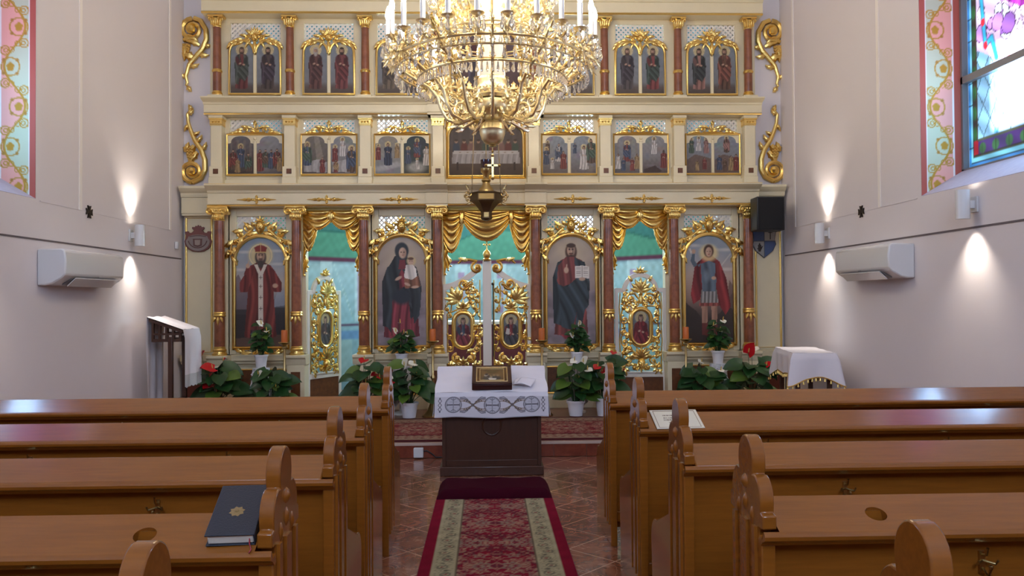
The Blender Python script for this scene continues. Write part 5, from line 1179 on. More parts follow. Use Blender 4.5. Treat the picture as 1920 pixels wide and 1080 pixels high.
m = MB(); m.lathe([(.001, .58), (.045, .59), (.06, .64), (.065, .70), (.06, .70), (.04, .60)], seg=16); m.build('cup', 'rubyglass', hl)
for k in range(3):
    a = PI / 6 + k * 2 * PI / 3 + (PI / 3); x, y = .19 * math.cos(a), .19 * math.sin(a)
    m = MB(); m.tube([(x * (1 - .8 * t), y * (1 - .8 * t), .31 + 3.2 * t) for t in np.linspace(0, 1, 60)], [.004 + .003 * (i % 2) for i in range(60)], 5); m.build('chain', 'bronze', hl)
    m = MB(); M0 = m.M; m.M = Matrix.Rotation(a, 4, 'Z') @ Matrix.Translation((.19, 0, .27))
    m.scroll(.045, .03, .04, 1.3, PI, 1, .007, 0); m.scroll(.05, -.04, .035, 1.3, PI, -1, .006, 0); m.scroll(.08, .0, .025, 1.2, PI, 1, .006, 0); m.leaf(.03, .06, 1.0, .09, .03, .01); m.leaf(.0, -.07, -.4, .08, .03, .01); m.build('corner_scroll', 'old_brass', hl)
m = MB(); m.lathe([(.001, 3.5), (.04, 3.5), (.05, 3.53), (.012, 3.56), (.01, 4.63), (.001, 4.64)], seg=10); m.build('canopy', 'bronze', hl)
# ================================================================ pews
def circ(cx, cz, rx, rz, a0, a1, n=8): return [(cx + rx * math.cos(math.radians(a)), cz + rz * math.sin(math.radians(a))) for a in np.linspace(a0, a1, n)]
SL = math.radians(24.5)         # slope of the book shelves
END = ([(-.10, 0), (-.10, .80), (-.078, .812), (-.078, .838), (-.112, .842), (-.112, .878), (-.092, .882)] + circ(-.03, .905, .065, .07, 190, 118, 8) + [(-.048, .972)] + circ(.028, 1.0, .062, .070, 205, -25, 16) + [(.104, .972)]
       + circ(.085, .905, .065, .07, 62, -10, 8) + [(.168, .882), (.168, .842), (.134, .838), (.134, .812), (.15, .80), (.15, .60)] + circ(.42, .40, .09, .10, 100, -10, 8) + [(.48, .05), (.50, .0)])
END = [(y, z) for y, z in END]
def pew(s, x, y, L, label, hole=None):
    t = thing('church_pew', label, 'pew', (x, y, 0), 0, 'wooden pews')
    q = lambda a, b: sorted((s * a, s * b))
    for k, a in enumerate((0, L - .038)):
        m = MB(); m.prism(END, *q(a, a + .038), 'x'); e = m.build('end_panel', 'pew', t, bevel=.004, ang=30)
        if k: continue
        m = MB(); fx = -.004 * s; f0, f1 = sorted((s * .002, -s * .009))
        for y0, y1 in ((-.07, -.045), (.0, .05), (.095, .12)): m.box(f0, f1, y0, y1, .12, .84)
        m.M = Matrix.Translation((-s * .002, 0, 0)) @ Matrix.Rotation(s * PI / 2 if False else -s * PI / 2, 4, 'Z')
        m.ball(-s * .028, .016, .940, .026, 12); m.ball(-s * .028, .010, .885, .017, 10, 1.7)
        for hq in (-.028, .085): m.ball(-s * hq, .009, .86, .014, 8, 2.2)
        m.build('carving', 'pew', e)
    # sloping book shelf
    W, tl, yo = .146, SL, .004
    m = MB(); m.M = Matrix.Translation((0, yo, .902)) @ Matrix.Rotation(tl, 4, 'X')
    a, b = q(.038, L - .038)
    if hole is None: m.box(a, b, -W, 0, -.026, 0)
    else:
        hx, hy, R, n = hole - x, -W * .55, .028, 24
        c = [(hx + R * math.cos(2 * PI * k / n), hy + R * math.sin(2 * PI * k / n)) for k in range(n)]
        g = []                                         # where the ray from the hole's centre meets the board's edge
        for k in range(n):
            dx, dy = math.cos(2 * PI * k / n), math.sin(2 * PI * k / n)
            tt = min((((b if dx > 0 else a) - hx) / dx) if abs(dx) > 1e-6 else 9e9, (((0 if dy > 0 else -W) - hy) / dy) if abs(dy) > 1e-6 else 9e9); g.append((hx + dx * tt, hy + dy * tt))
        vs = [(*p, 0) for p in c] + [(*p, 0) for p in g] + [(*p, -.026) for p in c] + [(*p, -.026) for p in g] + [(a, 0, 0), (b, 0, 0), (a, -W, 0), (b, -W, 0)]
        fs = []
        for k in range(n):
            l = (k + 1) % n; fs += [(k, l, n + l, n + k), (2 * n + k, 3 * n + k, 3 * n + l, 2 * n + l), (k, 2 * n + k, 2 * n + l, l), (n + k, n + l, 3 * n + l, 3 * n + k)]
            p0, p1 = g[k], g[l]
            for ci, (X_, Y_) in enumerate(((a, 0), (b, 0), (a, -W), (b, -W))):
                if (abs(p0[0] - X_) < 1e-6 and abs(p1[1] - Y_) < 1e-6) or (abs(p1[0] - X_) < 1e-6 and abs(p0[1] - Y_) < 1e-6): fs.append((n + k, n + l, 4 * n + ci))
        m.add(vs, fs)
    sh = m.build('book_shelf', 'pew', t, bevel=.005 if hole is None else 0)
    m = MB(); m.M = Matrix.Translation((0, yo, .902)) @ Matrix.Rotation(tl, 4, 'X')
    m.prism([(-W - .006, .0), (-W - .014, -.006), (-W - .016, -.016), (-W - .010, -.024), (-W - .004, -.03), (-W + .004, -.048), (-W + .02, -.05), (-W + .02, -.026), (-W, -.026), (-W, 0)], *q(-.004, L - .038), 'x'); m.build('shelf_edge', 'pew', sh)
    m = MB(); m.box(*q(.036, L - .036), -.05, -.028, .10, .872); m.build('back_panel', 'pew', t)
    m = MB(); m.box(*q(.038, L - .038), -.02, .44, .43, .455); m.box(*q(.038, L - .038), .40, .42, .34, .43); m.build('seat', 'pew', t, bevel=.006)
    m = MB(); m.box(*q(.038, L - .038), -.09, -.05, .14, .20); m.box(*q(.038, L - .038), -.085, -.05, .66, .70) if False else None; m.build('rail', 'pew', t, bevel=.004)
    for hx in (.62, 1.5, 2.3):
        m = MB(); c = s * hx; m.box(c - .008, c + .008, -.058, -.05, .70, .76); m.tube([(c, -.055, .715), (c, -.085, .70), (c, -.095, .725)], .004); m.tube([(c, -.055, .75), (c, -.075, .755), (c, -.082, .775)], .004); m.ball(c, -.095, .728, .007, 6)
        for d in (-.026, .026): m.tube([(c, -.056, .735), (c + d, -.075, .73), (c + d, -.085, .742)], .0035)
        m.build('coat_hook', 'old_brass', t)
NTH = ('frontmost', 'second', 'third', 'fourth', 'nearest')
LAB = {-1: ['frontmost left pew, its far end below the draped lectern', 'second left pew from the front, bare shelf', 'third left pew from the front, bare shelf', 'fourth left pew, with the dark book lying on its shelf', 'nearest left pew, only its rounded end post showing'],
       1: ['frontmost right pew, below the small draped table', 'second right pew, with the white card on its shelf', 'third right pew from the front, bare shelf', 'fourth right pew, with a round hole in its bare shelf', 'nearest right pew, only its rounded end post showing']}
for k, (y, x) in enumerate(((4.68, -.565), (3.73, -.555), (2.90, -.535), (2.11, -.533), (1.27, -.528))): pew(-1, x, y, 3.63 + x, LAB[-1][k], -.86 if k == 3 else None)
for k, y in enumerate((4.80, 3.88, 3.03, 2.20, 1.32)): pew(1, .72, y, 2.86, LAB[1][k], 1.043 if k == 3 else None)
# book on the fourth left pew
bk = thing('book', 'thick navy hardcover book with red ribbon lying on the fourth left pew', 'book', (-.640, 2.087, .891)); bk.rotation_euler = (SL, 0, math.radians(4))
m = MB(); m.box(-.055, .055, -.094, .094, .004, .03); m.build('page_block', 'paper', bk, bevel=.003)
m = MB(); m.box(-.06, .06, -.098, .098, .03, .034); m.box(-.06, .06, -.098, .098, 0, .004); m.box(.056, .06, -.098, .098, .0, .034); m.build('cover', 'book', bk, bevel=.0015)
m = MB(); m.M = Matrix.Translation((.0, -.01, .0345)) @ Matrix.Rotation(-PI / 2, 4, 'X')
m.flower(0, 0, .02, 8, 0, .001); m.flower(0, 0, .012, 5, -.001, .001); m.build('emblem', 'embroid_gold', bk)
m = MB(); m.tube([(.045, -.092, .015), (.05, -.115, .018), (.054, -.122, .008), (.05, -.13, .004)], .004, flat=.4); m.build('ribbon', 'ribbon', bk)
# card on the second right pew
cd_ = thing('printed_card', 'white printed card with brown border lying on the second right pew', 'card', (.905, 3.818, .8735)); cd_.rotation_euler = (SL, 0, math.radians(3))
def p_card(cv):
    X, Z = cv.X, cv.Z; cv.C[:] = (224, 212, 188)
    fr = (np.maximum(np.abs(X) / .115, np.abs(Z - .08) / .08))
    cv.mix(((fr > .86) & (fr < .9)) * 1., (130, 96, 62))
    for z in (.11, .09, .072): cv.mix((np.abs(Z - z) < .006) * (np.abs(X + .02) < .045) * ((np.sin(X * 900 + z * 50) > -.2)) * 1., (110, 84, 66))
    cv.mix((np.abs(Z - .05) < .004) * (np.abs(X + .02) < .03) * (np.sin(X * 700) > 0) * 1., (120, 100, 80))
pic('card', 'paint', cd_, lambda q: .115, .16, 80, 60, p_card, flat='z', y=.0032, z=-.08, unit=1)
MB().box(-.115, .115, -.08, .08, 0, .003).build('backing', 'paper', cd_, smooth=False)

# ================================================================ aisle: runner, kneeler, icon stand
def rug_field(X, Z, cv, ground, tones, sc_, seed):
    rg = np.random.RandomState(seed); p = .42
    x = np.abs(X); z = Z % (2 * p); z = np.minimum(z, 2 * p - z)       # mirrored repeat
    n = np.zeros(X.shape)
    for k in range(30):
        cx, cz, r = rg.uniform(0, .24), rg.uniform(0, p), rg.uniform(.018, .05); t_ = tones[rg.randint(len(tones))]
        d = np.hypot(x - cx, z - cz); a = np.arctan2(z - cz, x - cx); rr = r * (1 + .25 * np.cos(5 * a + k))
        cv.mix((d < rr * sc_) * .85, t_); cv.mix((d < rr * .6 * sc_) * .8, ground); cv.mix((d < rr * .35 * sc_) * .9, tones[(k + 1) % len(tones)])
    v = np.sin(x * 60 + 3 * np.sin(z * 22)) * np.sin(z * 48 + 3 * np.sin(x * 26)); cv.mix((np.abs(v) < .12) * .6, tones[0])
def p_runner(cv):
    X, Z = cv.X, cv.Z; G = (122, 26, 42); cv.C[:] = G
    rug_field(X, Z, cv, G, [(150, 124, 98), (136, 100, 84), (128, 112, 96), (92, 40, 48)], 1.0, 11)
    cv.mix((np.abs(X) > .215) * 1., (160, 148, 116))
    b = (np.abs(X) > .235) & (np.abs(X) < .335); zz_ = (Z * 7) % 1
    for k in range(60):
        for s in (-1, 1):
            for d, r, c in ((0, .032, (112, 104, 84)), (.0, .02, (166, 150, 116)), (0, .01, (120, 60, 60)), (.06, .014, (104, 96, 78))): cv.mix((np.hypot(X - s * (.285 + .012 * (-1) ** k), (Z - k * .12 - d)) < r) * 1., c)
    v = np.sin(X * 90 + 2 * np.sin(Z * 50)) * np.sin(Z * 70 + 2 * np.sin(X * 80)); cv.mix(b * (np.abs(v) < .2) * .5, (112, 104, 84))
    for e_ in (.222, .345): cv.mix((np.abs(np.abs(X) - e_) < .005) * 1., (96, 84, 66))
    cv.mix((np.abs(X) > .355) * 1., (118, 20, 40))
    cv.speckle(.12, 3, 12)
t = thing('runner_carpet', 'long red patterned runner carpet with beige borders down the aisle', 'carpet', (.045, 0, .0))
m = MB(); m.box(-.423, .423, -1.5, 5.95, .0, .009); m.build('pile', material('wine_weave', S(110, 22, 38), .95), t, smooth=False)
pic('pattern', 'rug', t, lambda q: .42, 4.95, 84, 480, p_runner, flat='z', y=.0105, z=1.0, unit=1)
def p_pod(cv):
    X, Z = cv.X, cv.Z; G = (112, 34, 40); cv.C[:] = G
    Xm = (X + 10) % .5 - .25
    c2 = Cv(Xm, Z, G); rug_field(Xm, Z + .1, c2, G, [(150, 110, 92), (132, 92, 78), (92, 46, 46), (150, 130, 108)], 1, 21); cv.C = c2.C
    e_ = np.minimum(Z, 1.4 - Z)
    cv.mix((e_ < .30) * 1., (152, 128, 104)); v = np.sin(X * 40 + 2 * np.sin(Z * 30)) * np.sin(Z * 50 + 2 * np.sin(X * 44)); cv.mix((e_ < .28) * (e_ > .12) * (np.abs(v) < .35) * .8, (110, 52, 48))
    cv.mix((e_ < .06) * 1., (78, 24, 30)); cv.mix((np.abs(e_ - .3) < .012) * 1., (70, 34, 34)); cv.mix((np.abs(e_ - .1) < .01) * 1., (70, 34, 34)); cv.speckle(.12, 5, 12)
t = thing('platform_carpet', 'red floral carpet lying across the raised step before the screen', 'carpet', (.05, 7.47, .143))
m = MB(); m.box(-2.4, 2.4, 0, 1.4, 0, .008); m.build('pile', material('rug_edge', S(84, 28, 34), .95), t, smooth=False)
pic('pattern', 'rug', t, lambda q: 2.395, 1.4, 380, 110, p_pod, flat='z', y=.0095, z=0, unit=1)
kn = thing('kneeling_cushion', 'flat wine-red velvet kneeling cushion at the foot of the icon stand', 'cushion', (.045, 6.06, .009))
def cush(u, v):
    x = (u - .5) * .84; y = (v - .5) * .46; e_ = min(1, min(u, 1 - u) * 14) ** .5 * min(1, min(v, 1 - v) * 9) ** .5
    return (x, y, .003 + .062 * e_ + .004 * math.sin(x * 19 + y * 8))
m = MB(); m.grid(cush, 44, 26); m.box(-.42, .42, -.23, .23, 0, .004); m.build('pad', 'velvet', kn)

an = thing('icon_stand', 'dark wooden sloping icon stand in the middle of the aisle', 'icon stand', (.033, 6.63, 0))
m = MB(); m.box(-.41, .41, .02, .40, .06, .66); m.prism([(.0, .655), (.0, .675), (.42, .84), (.42, .80)], -.43, .43, 'x'); m.prism([(.02, .6), (.02, .665), (.4, .82), (.4, .6)], -.41, .41, 'x')
m.build('body', 'dark_wood', an, bevel=.004)
m = MB(); m.box(-.43, .43, .0, .42, 0, .08); m.build('base', 'dark_wood', an, bevel=.008)
m = MB(); m.M = Matrix.Translation((.0, .02, .34)); m.frame([(.075 * math.cos(a), .08 + .085 * math.sin(a)) for a in np.linspace(0, 2 * PI, 25)[:-1]], .010, True, 0); m.box(-.008, .008, -.012, 0, .0, .22); m.box(-.05, .05, -.012, 0, .12, .135); m.box(-.03, .03, -.012, 0, .17, .18); m.build('cross_relief', 'dark_wood', an)
m = MB(); 
for x in (-.395, .395): m.box(x - .015, x + .015, .005, .025, .08, .62)
m.box(-.38, .38, .01, .022, .08, .13); m.build('moulding', 'dark_wood', an, bevel=.003)
cl = thing('altar_cloth', 'white cloth with embroidered crosses draped over the icon stand', 'cloth', (.033, 6.58, .49))
def topcloth(u, v):
    x = (u - .5) * (.925 + .01 * math.sin(v * 9)); y = -.0 + v * .45; z = .207 + v * .178 + .003 * math.sin(x * 14 + v * 5) + .002 * math.sin(v * 22)
    return (x, y, z)
def front(u, v):
    x = (u - .5) * (.925 + .012 * v); return (x, -.012 * min(1, v * 6) - .006 * math.sin(u * 26) * v, .207 - v * .205 + .006 * math.sin(u * 9) * v)
m = MB(); m.grid(topcloth, 40, 20)
for s in (-1, 1): m.grid(lambda u, v: (s * (.4625 + .018 * v + .006 * math.sin(u * 20) * v), u * .45, .207 + u * .178 - v * (.2 + .02 * math.sin(u * 7))), 20, 10)
m.grid(lambda u, v: ((u - .5) * .925, .45 + .01 * v, .385 - v * .3), 10, 6)
m.build('linen', 'linen', cl, ang=80)
def p_band(cv):
    X, Z = cv.X, cv.Z; cv.C[:] = (222, 216, 220); D, G = (92, 86, 92), (124, 98, 72)
    cz = .105
    for cx in (-.315, .005, .33):
        cv.ell(cx, cz, .066, .066, (206, 202, 208), .05); cv.ring(cx, cz, .066, .004, D); cv.ring(cx, cz, .058, .002, (150, 146, 152))
        cv.line([(cx - .05, cz), (cx - .006, cz)], .006, D); cv.line([(cx + .006, cz), (cx + .05, cz)], .006, D); cv.line([(cx, cz - .055), (cx, cz + .055)], .004, (140, 136, 142))
        for s in (-1, 1):
            cv.line([(cx - .018, cz + s * .05), (cx, cz + s * .04), (cx + .018, cz + s * .05)], .0035, (120, 116, 122)); cv.line([(cx + s * .05, cz - .012), (cx + s * .05, cz + .012)], .003, D)
            cv.line([(cx - .03, cz + s * .025), (cx + .03, cz + s * .025)], .0025, (170, 168, 174))
    for cx in (-.155, .17):
        w_ = .105
        for s in (-1, 1):
            tt = np.linspace(-1, 1, 25)
            for ph, A, c, wd in ((1, .058, D, .004), (.55, .034, G, .0035), (.8, .048, G, .003)):
                cv.line([(cx + q * w_, cz + s * A * math.sin(q * PI * .5) * (1.15 - .25 * q * q)) for q in tt], wd, c)
            for sx in (-1, 1):
                q0 = cx + sx * .05; cv.line([(q0 - .03 * sx, cz + s * .028), (q0, cz + s * .044), (q0 + .025 * sx, cz + s * .036), (q0 + .01 * sx, cz + s * .028)], .003, G); cv.ell(q0, cz + s * .032, .006, .004, D, .3)
                cv.line([(cx + sx * .105, cz + s * .062), (cx + sx * .07, cz + s * .066), (cx + sx * .04, cz + s * .045)], .0035, D)
        cv.line([(cx - .012, cz), (cx, cz + .012), (cx + .012, cz), (cx, cz - .012), (cx - .012, cz)], .003, D)
    for s in (-1, 1):
        cx = s * .425
        for k in (-1, 0, 1): cv.line([(cx - .014, cz + k * .035), (cx, cz + k * .035 + .018), (cx + .014, cz + k * .035), (cx, cz + k * .035 - .018), (cx - .014, cz + k * .035)], .003, D)
        cv.ell(cx, cz + .055, .006, .008, D, .3); cv.ell(cx, cz - .055, .006, .008, D, .3)
    cv.mix((Z < .008) * .6, (170, 166, 170))
fr_ = pic('embroidered_border', 'paint', cl, lambda q: .468, .208, 300, 70, p_band, y=0, unit=1)
for v_ in fr_.data.vertices:
    u = v_.co.x / .936 + .5; v = 1 - v_.co.z / .208; p = front(u, v); v_.co = (p[0], p[1] - .003, p[2])
mats = M['linen']
ic = thing('boxed_icon', 'small brown framed icon with metal cover lying on the white cloth', 'icon', (.037, 6.60, .712)); ic.rotation_euler.x = math.atan2(.178, .45)
m = MB(); m.box(-.165, .165, 0, .335, 0, .05)
for a in ((-.165, .165, 0, .035), (-.165, .165, .30, .335), (-.165, -.13, 0, .335), (.13, .165, 0, .335)): m.box(*a, .05, .062)
m.build('case', 'wine_wood', ic, bevel=.004)
m = MB()
m.M = Matrix.Translation((0, .1675, .057)) @ Matrix.Rotation(-PI / 2, 4, 'X'); m.frame([(-.128, -.13), (.128, -.13), (.128, .13), (-.128, .13)], .008, True, 0); m.frame([(-.10, -.105), (.10, -.105), (.10, .105), (-.10, .105)], .005, True, 0); m.build('gilt_edge', 'brass', ic)
def p_box(cv):
    cv.C[:] = (112, 80, 44); cv.mix((np.abs(cv.X) < .095) * (np.abs(cv.Z - .13) < .1) * 1., (120, 92, 56))
    rg = np.random.RandomState(2)
    cv.ell(0, .08, .075, .05, (84, 76, 66), .3)
    for k in range(9): cv.ell(rg.uniform(-.07, .07), rg.uniform(.09, .16), .014, .018, [(160, 152, 138), (70, 60, 52), (140, 116, 80)][k % 3], .5)
    cv.poly([(-.03, .075), (.04, .075), (.03, .045), (-.02, .045)], (206, 196, 176)); cv.ell(.0, .19, .05, .03, (104, 84, 50), .5); cv.speckle(.2, 4)
pic('metal_cover', 'paint', ic, lambda q: .128, .26, 64, 64, p_box, flat='z', y=.053, z=.037, unit=1)
m = MB(); m.M = Matrix.Translation((.31, 6.69, .760)) @ Matrix.Rotation(math.atan2(.178, .45), 4, 'X') @ Matrix.Rotation(-.25, 4, 'Z')
m.grid(lambda u, v: ((u - .5) * .13 + .02 * v, (v - .5) * .13, .012 + .012 * math.sin(u * 4) * (1 - v)), 10, 10); m.grid(lambda u, v: ((u - .5) * .11 - .03, (v - .5) * .13 + .01, .004 + .006 * math.sin(v * 5 + u * 3)), 8, 8)
M0 = m.build('folded_napkin', 'linen', None, ang=80); M0.modifiers.new('thick', 'SOLIDIFY').thickness = .003
tag(M0, 'small folded white napkin on the cloth, right of the boxed icon', 'napkin')
o = MB(); o.box(-.045, .045, -.05, 0, -.045, .045); o = o.build('junction_box', 'plastic', None, bevel=.008); o.location = (-.636, 7.414, .058); tag(o, 'small white electric box on the marble step left of the icon stand', 'electric box')
m = MB(); m.tube([(-.59, 7.39, .07), (-.56, 7.385, .075), (-.52, 7.39, .05), (-.48, 7.40, .012), (-.38, 7.40, .008)], .006); c_ = m.build('cable', 'dark', o); c_.matrix_parent_inverse = Matrix.Translation(-o.location)

# ================================================================ candles and flowers before the screen
def candle_stand(x, y, nm):
    t = thing('candle_stand', 'tall thin brass candle stand ' + nm, 'candle stand', (x, y, .143), 0, 'brass candle stands')
    MB().lathe([(.001, 0), (.12, 0), (.125, .015), (.10, .03), (.06, .08), (.035, .15), (.025, .19), (.034, .2), (.02, .22), (.001, .22)], seg=20).build('base', 'old_brass', t)
    MB().lathe([(.001, .2), (.016, .2), (.015, .42), (.026, .43), (.026, .45), (.014, .47), (.013, .78), (.03, .79), (.03, .805), (.012, .82), (.001, .82)], seg=12).build('pole', 'old_brass', t)
    MB().lathe([(.001, .81), (.02, .815), (.055, .835), (.07, .85), (.066, .855), (.03, .845), (.001, .845)], seg=18).build('drip_tray', 'old_brass', t)
    c = thing('candle', 'stout orange candle on the stand ' + nm, 'candle', (x, y, .99), 0, 'orange candles')
    MB().lathe([(.001, 0), (.034, 0), (.035, .01), (.035, .135), (.03, .142), (.022, .132), (.001, .13)], seg=18).build('wax_body', 'orange_wax', c)
    MB().tube([(0, 0, .128), (.001, 0, .14), (.003, 0, .15)], .002).build('wick', 'dark', c)
for x, nm in ((-2.279, 'right of the bishop icon'), (-.616, 'left of the royal doors'), (.619, 'right of the royal doors'), (2.267, 'left of the soldier icon')): candle_stand(x, 9.08, nm)

def leaf3(m, b, d, n, L, W, droop=.25):
    d = Vector(d).normalized(); n = Vector(n); n = (n - d * n.dot(d)).normalized(); s = d.cross(n)
    vs = []
    for i in range(8):
        t = i / 7; w_ = W * .5 * (math.sin(PI * min(1, .17 + .83 * t)) ** .75) * (1.15 - .35 * t)
        for q in (-1, -.5, 0, .5, 1):
            vs.append(Vector(b) + d * (L * (t - .12 - (.12 * abs(q) if i == 0 else 0))) + s * (w_ * q) + n * (-droop * L * t * t + .10 * W * abs(q)))
    m.add(vs, [(i * 5 + k, i * 5 + k + 1, (i + 1) * 5 + k + 1, (i + 1) * 5 + k) for i in range(7) for k in range(4)])
def plant(label, x, y, z, seed, pot, H, R, nl, flowers, leafL=.16, potmat='terracotta', lean=0):
    rg = random.Random(seed); t = thing('potted_anthurium', label, 'plant', (x, y, z), 0, 'potted anthuriums')
    pr, ph = pot
    MB().lathe([(.001, 0), (pr * .72, 0), (pr * .74, .01), (pr * .95, ph * .86), (pr * 1.06, ph * .87), (pr * 1.07, ph), (pr * .97, ph), (pr * .93, ph * .9), (.001, ph * .88)], seg=22).build('pot', potmat, t)
    MB().lathe([(.001, ph * .885), (pr * .92, ph * .885), (pr * .6, ph * .93), (.001, ph * .94)], seg=14).build('soil', 'soil', t)
    m = MB()
    for k in range(nl):
        a = k * 2.4 + rg.uniform(-.4, .4); f = (k + .5) / nl; r = R * (.35 + .65 * rg.random()) * (1 - .45 * f); h = ph + H * (.12 + .8 * f * rg.uniform(.8, 1.1))
        p1 = Vector((r * math.cos(a) + lean * f, r * math.sin(a) * .8, h)); p0 = Vector((pr * .3 * math.cos(a), pr * .3 * math.sin(a), ph * .9))
        m.tube([p0.lerp(p1, q) + Vector((0, 0, .05 * math.sin(PI * q))) for q in np.linspace(0, 1, 6)], .004, 5)
        L = leafL * rg.uniform(.75, 1.2); pale = rg.random() < .07; tgt = MB() if pale else m
        leaf3(tgt, p1, (math.cos(a), math.sin(a) - .35, rg.uniform(-.5, .25)), (.2 * math.cos(a), -.75, .7), L, L * .78, .3)
        if pale: tgt.build('pale_leaf', 'leaf_pale', t, ang=80)
    m.build('foliage', 'leaf', t, ang=80)['kind'] = 'stuff'
    for fx, fz, c, L in flowers:
        m = MB(); p1 = Vector((fx, rg.uniform(-.10, -.02) * R / .2, fz)); m.tube([Vector((0, 0, ph * .9)).lerp(p1, q) + Vector((.01 * math.sin(q * 6), -.02 * math.sin(PI * q), 0)) for q in np.linspace(0, 1, 8)], .003, 5); st_ = m.build('flower_stem', 'leaf', t)
        m = MB(); d = Vector((rg.uniform(-.6, .6), -.55, rg.uniform(-.2, .7))); leaf3(m, p1, d, (0, -.8, .7), L, L * .85, .15); m.build('spathe', c, st_, ang=80)
        m = MB(); m.tube([p1 + Vector((0, -.008, .004)), p1 + Vector((0, -.02, .03)), p1 + Vector((0, -.03, .05))], [.006, .006, .003], 6); m.build('spadix', 'spadix', st_)
RF, WF, PF = 'red_flower', 'white_flower', 'leaf_pale'
def lace_stand(x, y, h, nm, seed):
    t = thing('flower_stand', 'lace-wrapped flower stand ' + nm, 'plant stand', (x, y, .143), 0, 'lace-wrapped flower stands')
    MB().lathe([(.001, 0), (.1, 0), (.1, .02), (.03, .04), (.03, h - .03), (.085, h - .015), (.085, h), (.001, h)], seg=18).build('stand', 'white_paint', t)
    m = MB(); rg = random.Random(seed); ph = rg.random() * 6
    m.grid(lambda u, v: ((.092 + .035 * v * (1 - .5 * v) + .014 * math.sin(9 * 2 * PI * u / 1.0 + ph) * (.3 + v)) * math.cos(2 * PI * u), (.092 + .035 * v * (1 - .5 * v) + .014 * math.sin(9 * 2 * PI * u + ph) * (.3 + v)) * math.sin(2 * PI * u), h + .004 - v * (h - .12 + .03 * math.sin(5 * 2 * PI * u))), 72, 12)
    m.lathe([(.001, h + .002), (.095, h + .002), (.094, h + .005), (.001, h + .006)], seg=20); m.build('lace_cover', 'lace', t, ang=80)
    m = MB()
    for s in (-1, 1): m.tube([(0, -.11, h - .06), (s * .05, -.13, h - .03), (s * .075, -.13, h - .06), (s * .04, -.13, h - .08), (s * .02, -.125, h - .07), (s * .07, -.135, h - .16), (s * .09, -.13, h - .22)], .009, 6, flat=.4)
    m.build('ribbon_bow', 'linen', t)
ST = [(-2.601, 'below the bishop icon', 1), (-.99, 'below the mother and child icon', 2), (1.042, 'below the icon with the open book', 3), (2.70, 'below the soldier icon', 4)]
for x, nm, k in ST: lace_stand(x, 9.3, .545, nm, k)
plant('white-flowering anthurium in a white pot raised on the stand below the bishop icon', -2.601, 9.3, .695, 1, (.075, .15), (.36), .105, 30, [(.01, .50, WF, .085), (.07, .42, WF, .08), (.10, .37, WF, .06)], .10)
plant('white-flowering anthurium in a white pot raised on the stand below the mother and child', -.99, 9.3, .695, 2, (.072, .15), (.28), .13, 30, [(-.01, .50, WF, .07), (-.06, .40, WF, .08), (.03, .38, WF, .07), (.07, .36, WF, .06)], .10)
plant('white-flowering anthurium in a white pot raised on the stand below the open book icon', 1.042, 9.3, .695, 3, (.072, .15), (.34), .11, 30, [(.03, .47, WF, .075), (-.05, .33, WF, .08)], .10)
plant('white-flowering anthurium in a white pot raised on the stand below the soldier icon', 2.70, 9.3, .695, 4, (.075, .15), (.36), .12, 32, [(.05, .50, WF, .085), (-.07, .44, WF, .085), (.02, .38, WF, .06)], .10)
plant('large red anthurium on the floor next to the draped lectern', -3.0, 9.0, .145, 5, (.13, .22), .42, .26, 22, [(-.02, .58, RF, .17), (-.08, .50, RF, .15), (-.05, .40, RF, .14), (-.13, .72, RF, .10), (.10, .66, RF, .07)], .22, 'grey')
plant('leafy anthurium with pale leaves on the floor under the bishop icon', -2.40, 8.98, .145, 6, (.10, .18), .40, .20, 22, [(-.12, .50, WF, .10), (.08, .36, PF, .10)], .19)
plant('red anthurium in a dark planter on the floor beside the open side door', -1.36, 9.0, .145, 7, (.15, .18), .44, .24, 20, [(-.0, .66, RF, .13), (.12, .50, RF, .08), (.17, .46, RF, .06), (.30, .42, RF, .12), (.02, .40, RF, .07)], .22, 'grey')
plant('bushy anthurium with cream flowers in a white pot left of the icon stand', -.874, 8.97, .152, 8, (.10, .17), .46, .23, 26, [(-.05, .58, WF, .14), (.06, .60, WF, .12), (-.22, .44, WF, .09), (.09, .46, PF, .12)], .19)
plant('leafy anthurium with white flower in a white pot right of the icon stand', .99, 8.97, .152, 9, (.10, .17), .44, .22, 24, [(.08, .60, WF, .12), (-.02, .62, WF, .09), (.03, .42, PF, .11), (.12, .52, WF, .10)], .19)
plant('red anthurium in a white pot close behind the end of the front right pew', 1.31, 9.0, .145, 10, (.10, .2), .46, .24, 24, [(.10, .72, RF, .09), (-.08, .56, RF, .11), (-.02, .50, RF, .12), (.20, .50, RF, .07)], .20)
plant('leafy anthurium with rust-tinged leaves on the floor under the soldier icon', 2.42, 8.98, .145, 11, (.11, .2), .38, .24, 24, [(-.02, .60, WF, .09), (.12, .35, PF, .13), (.20, .5, WF, .08)], .2)
plant('large red anthurium on the floor next to the small draped table', 3.0, 9.0, .145, 12, (.12, .2), .46, .24, 22, [(-.06, .70, RF, .17), (.0, .72, 'white_flower', .12), (.14, .55, RF, .09)], .22)

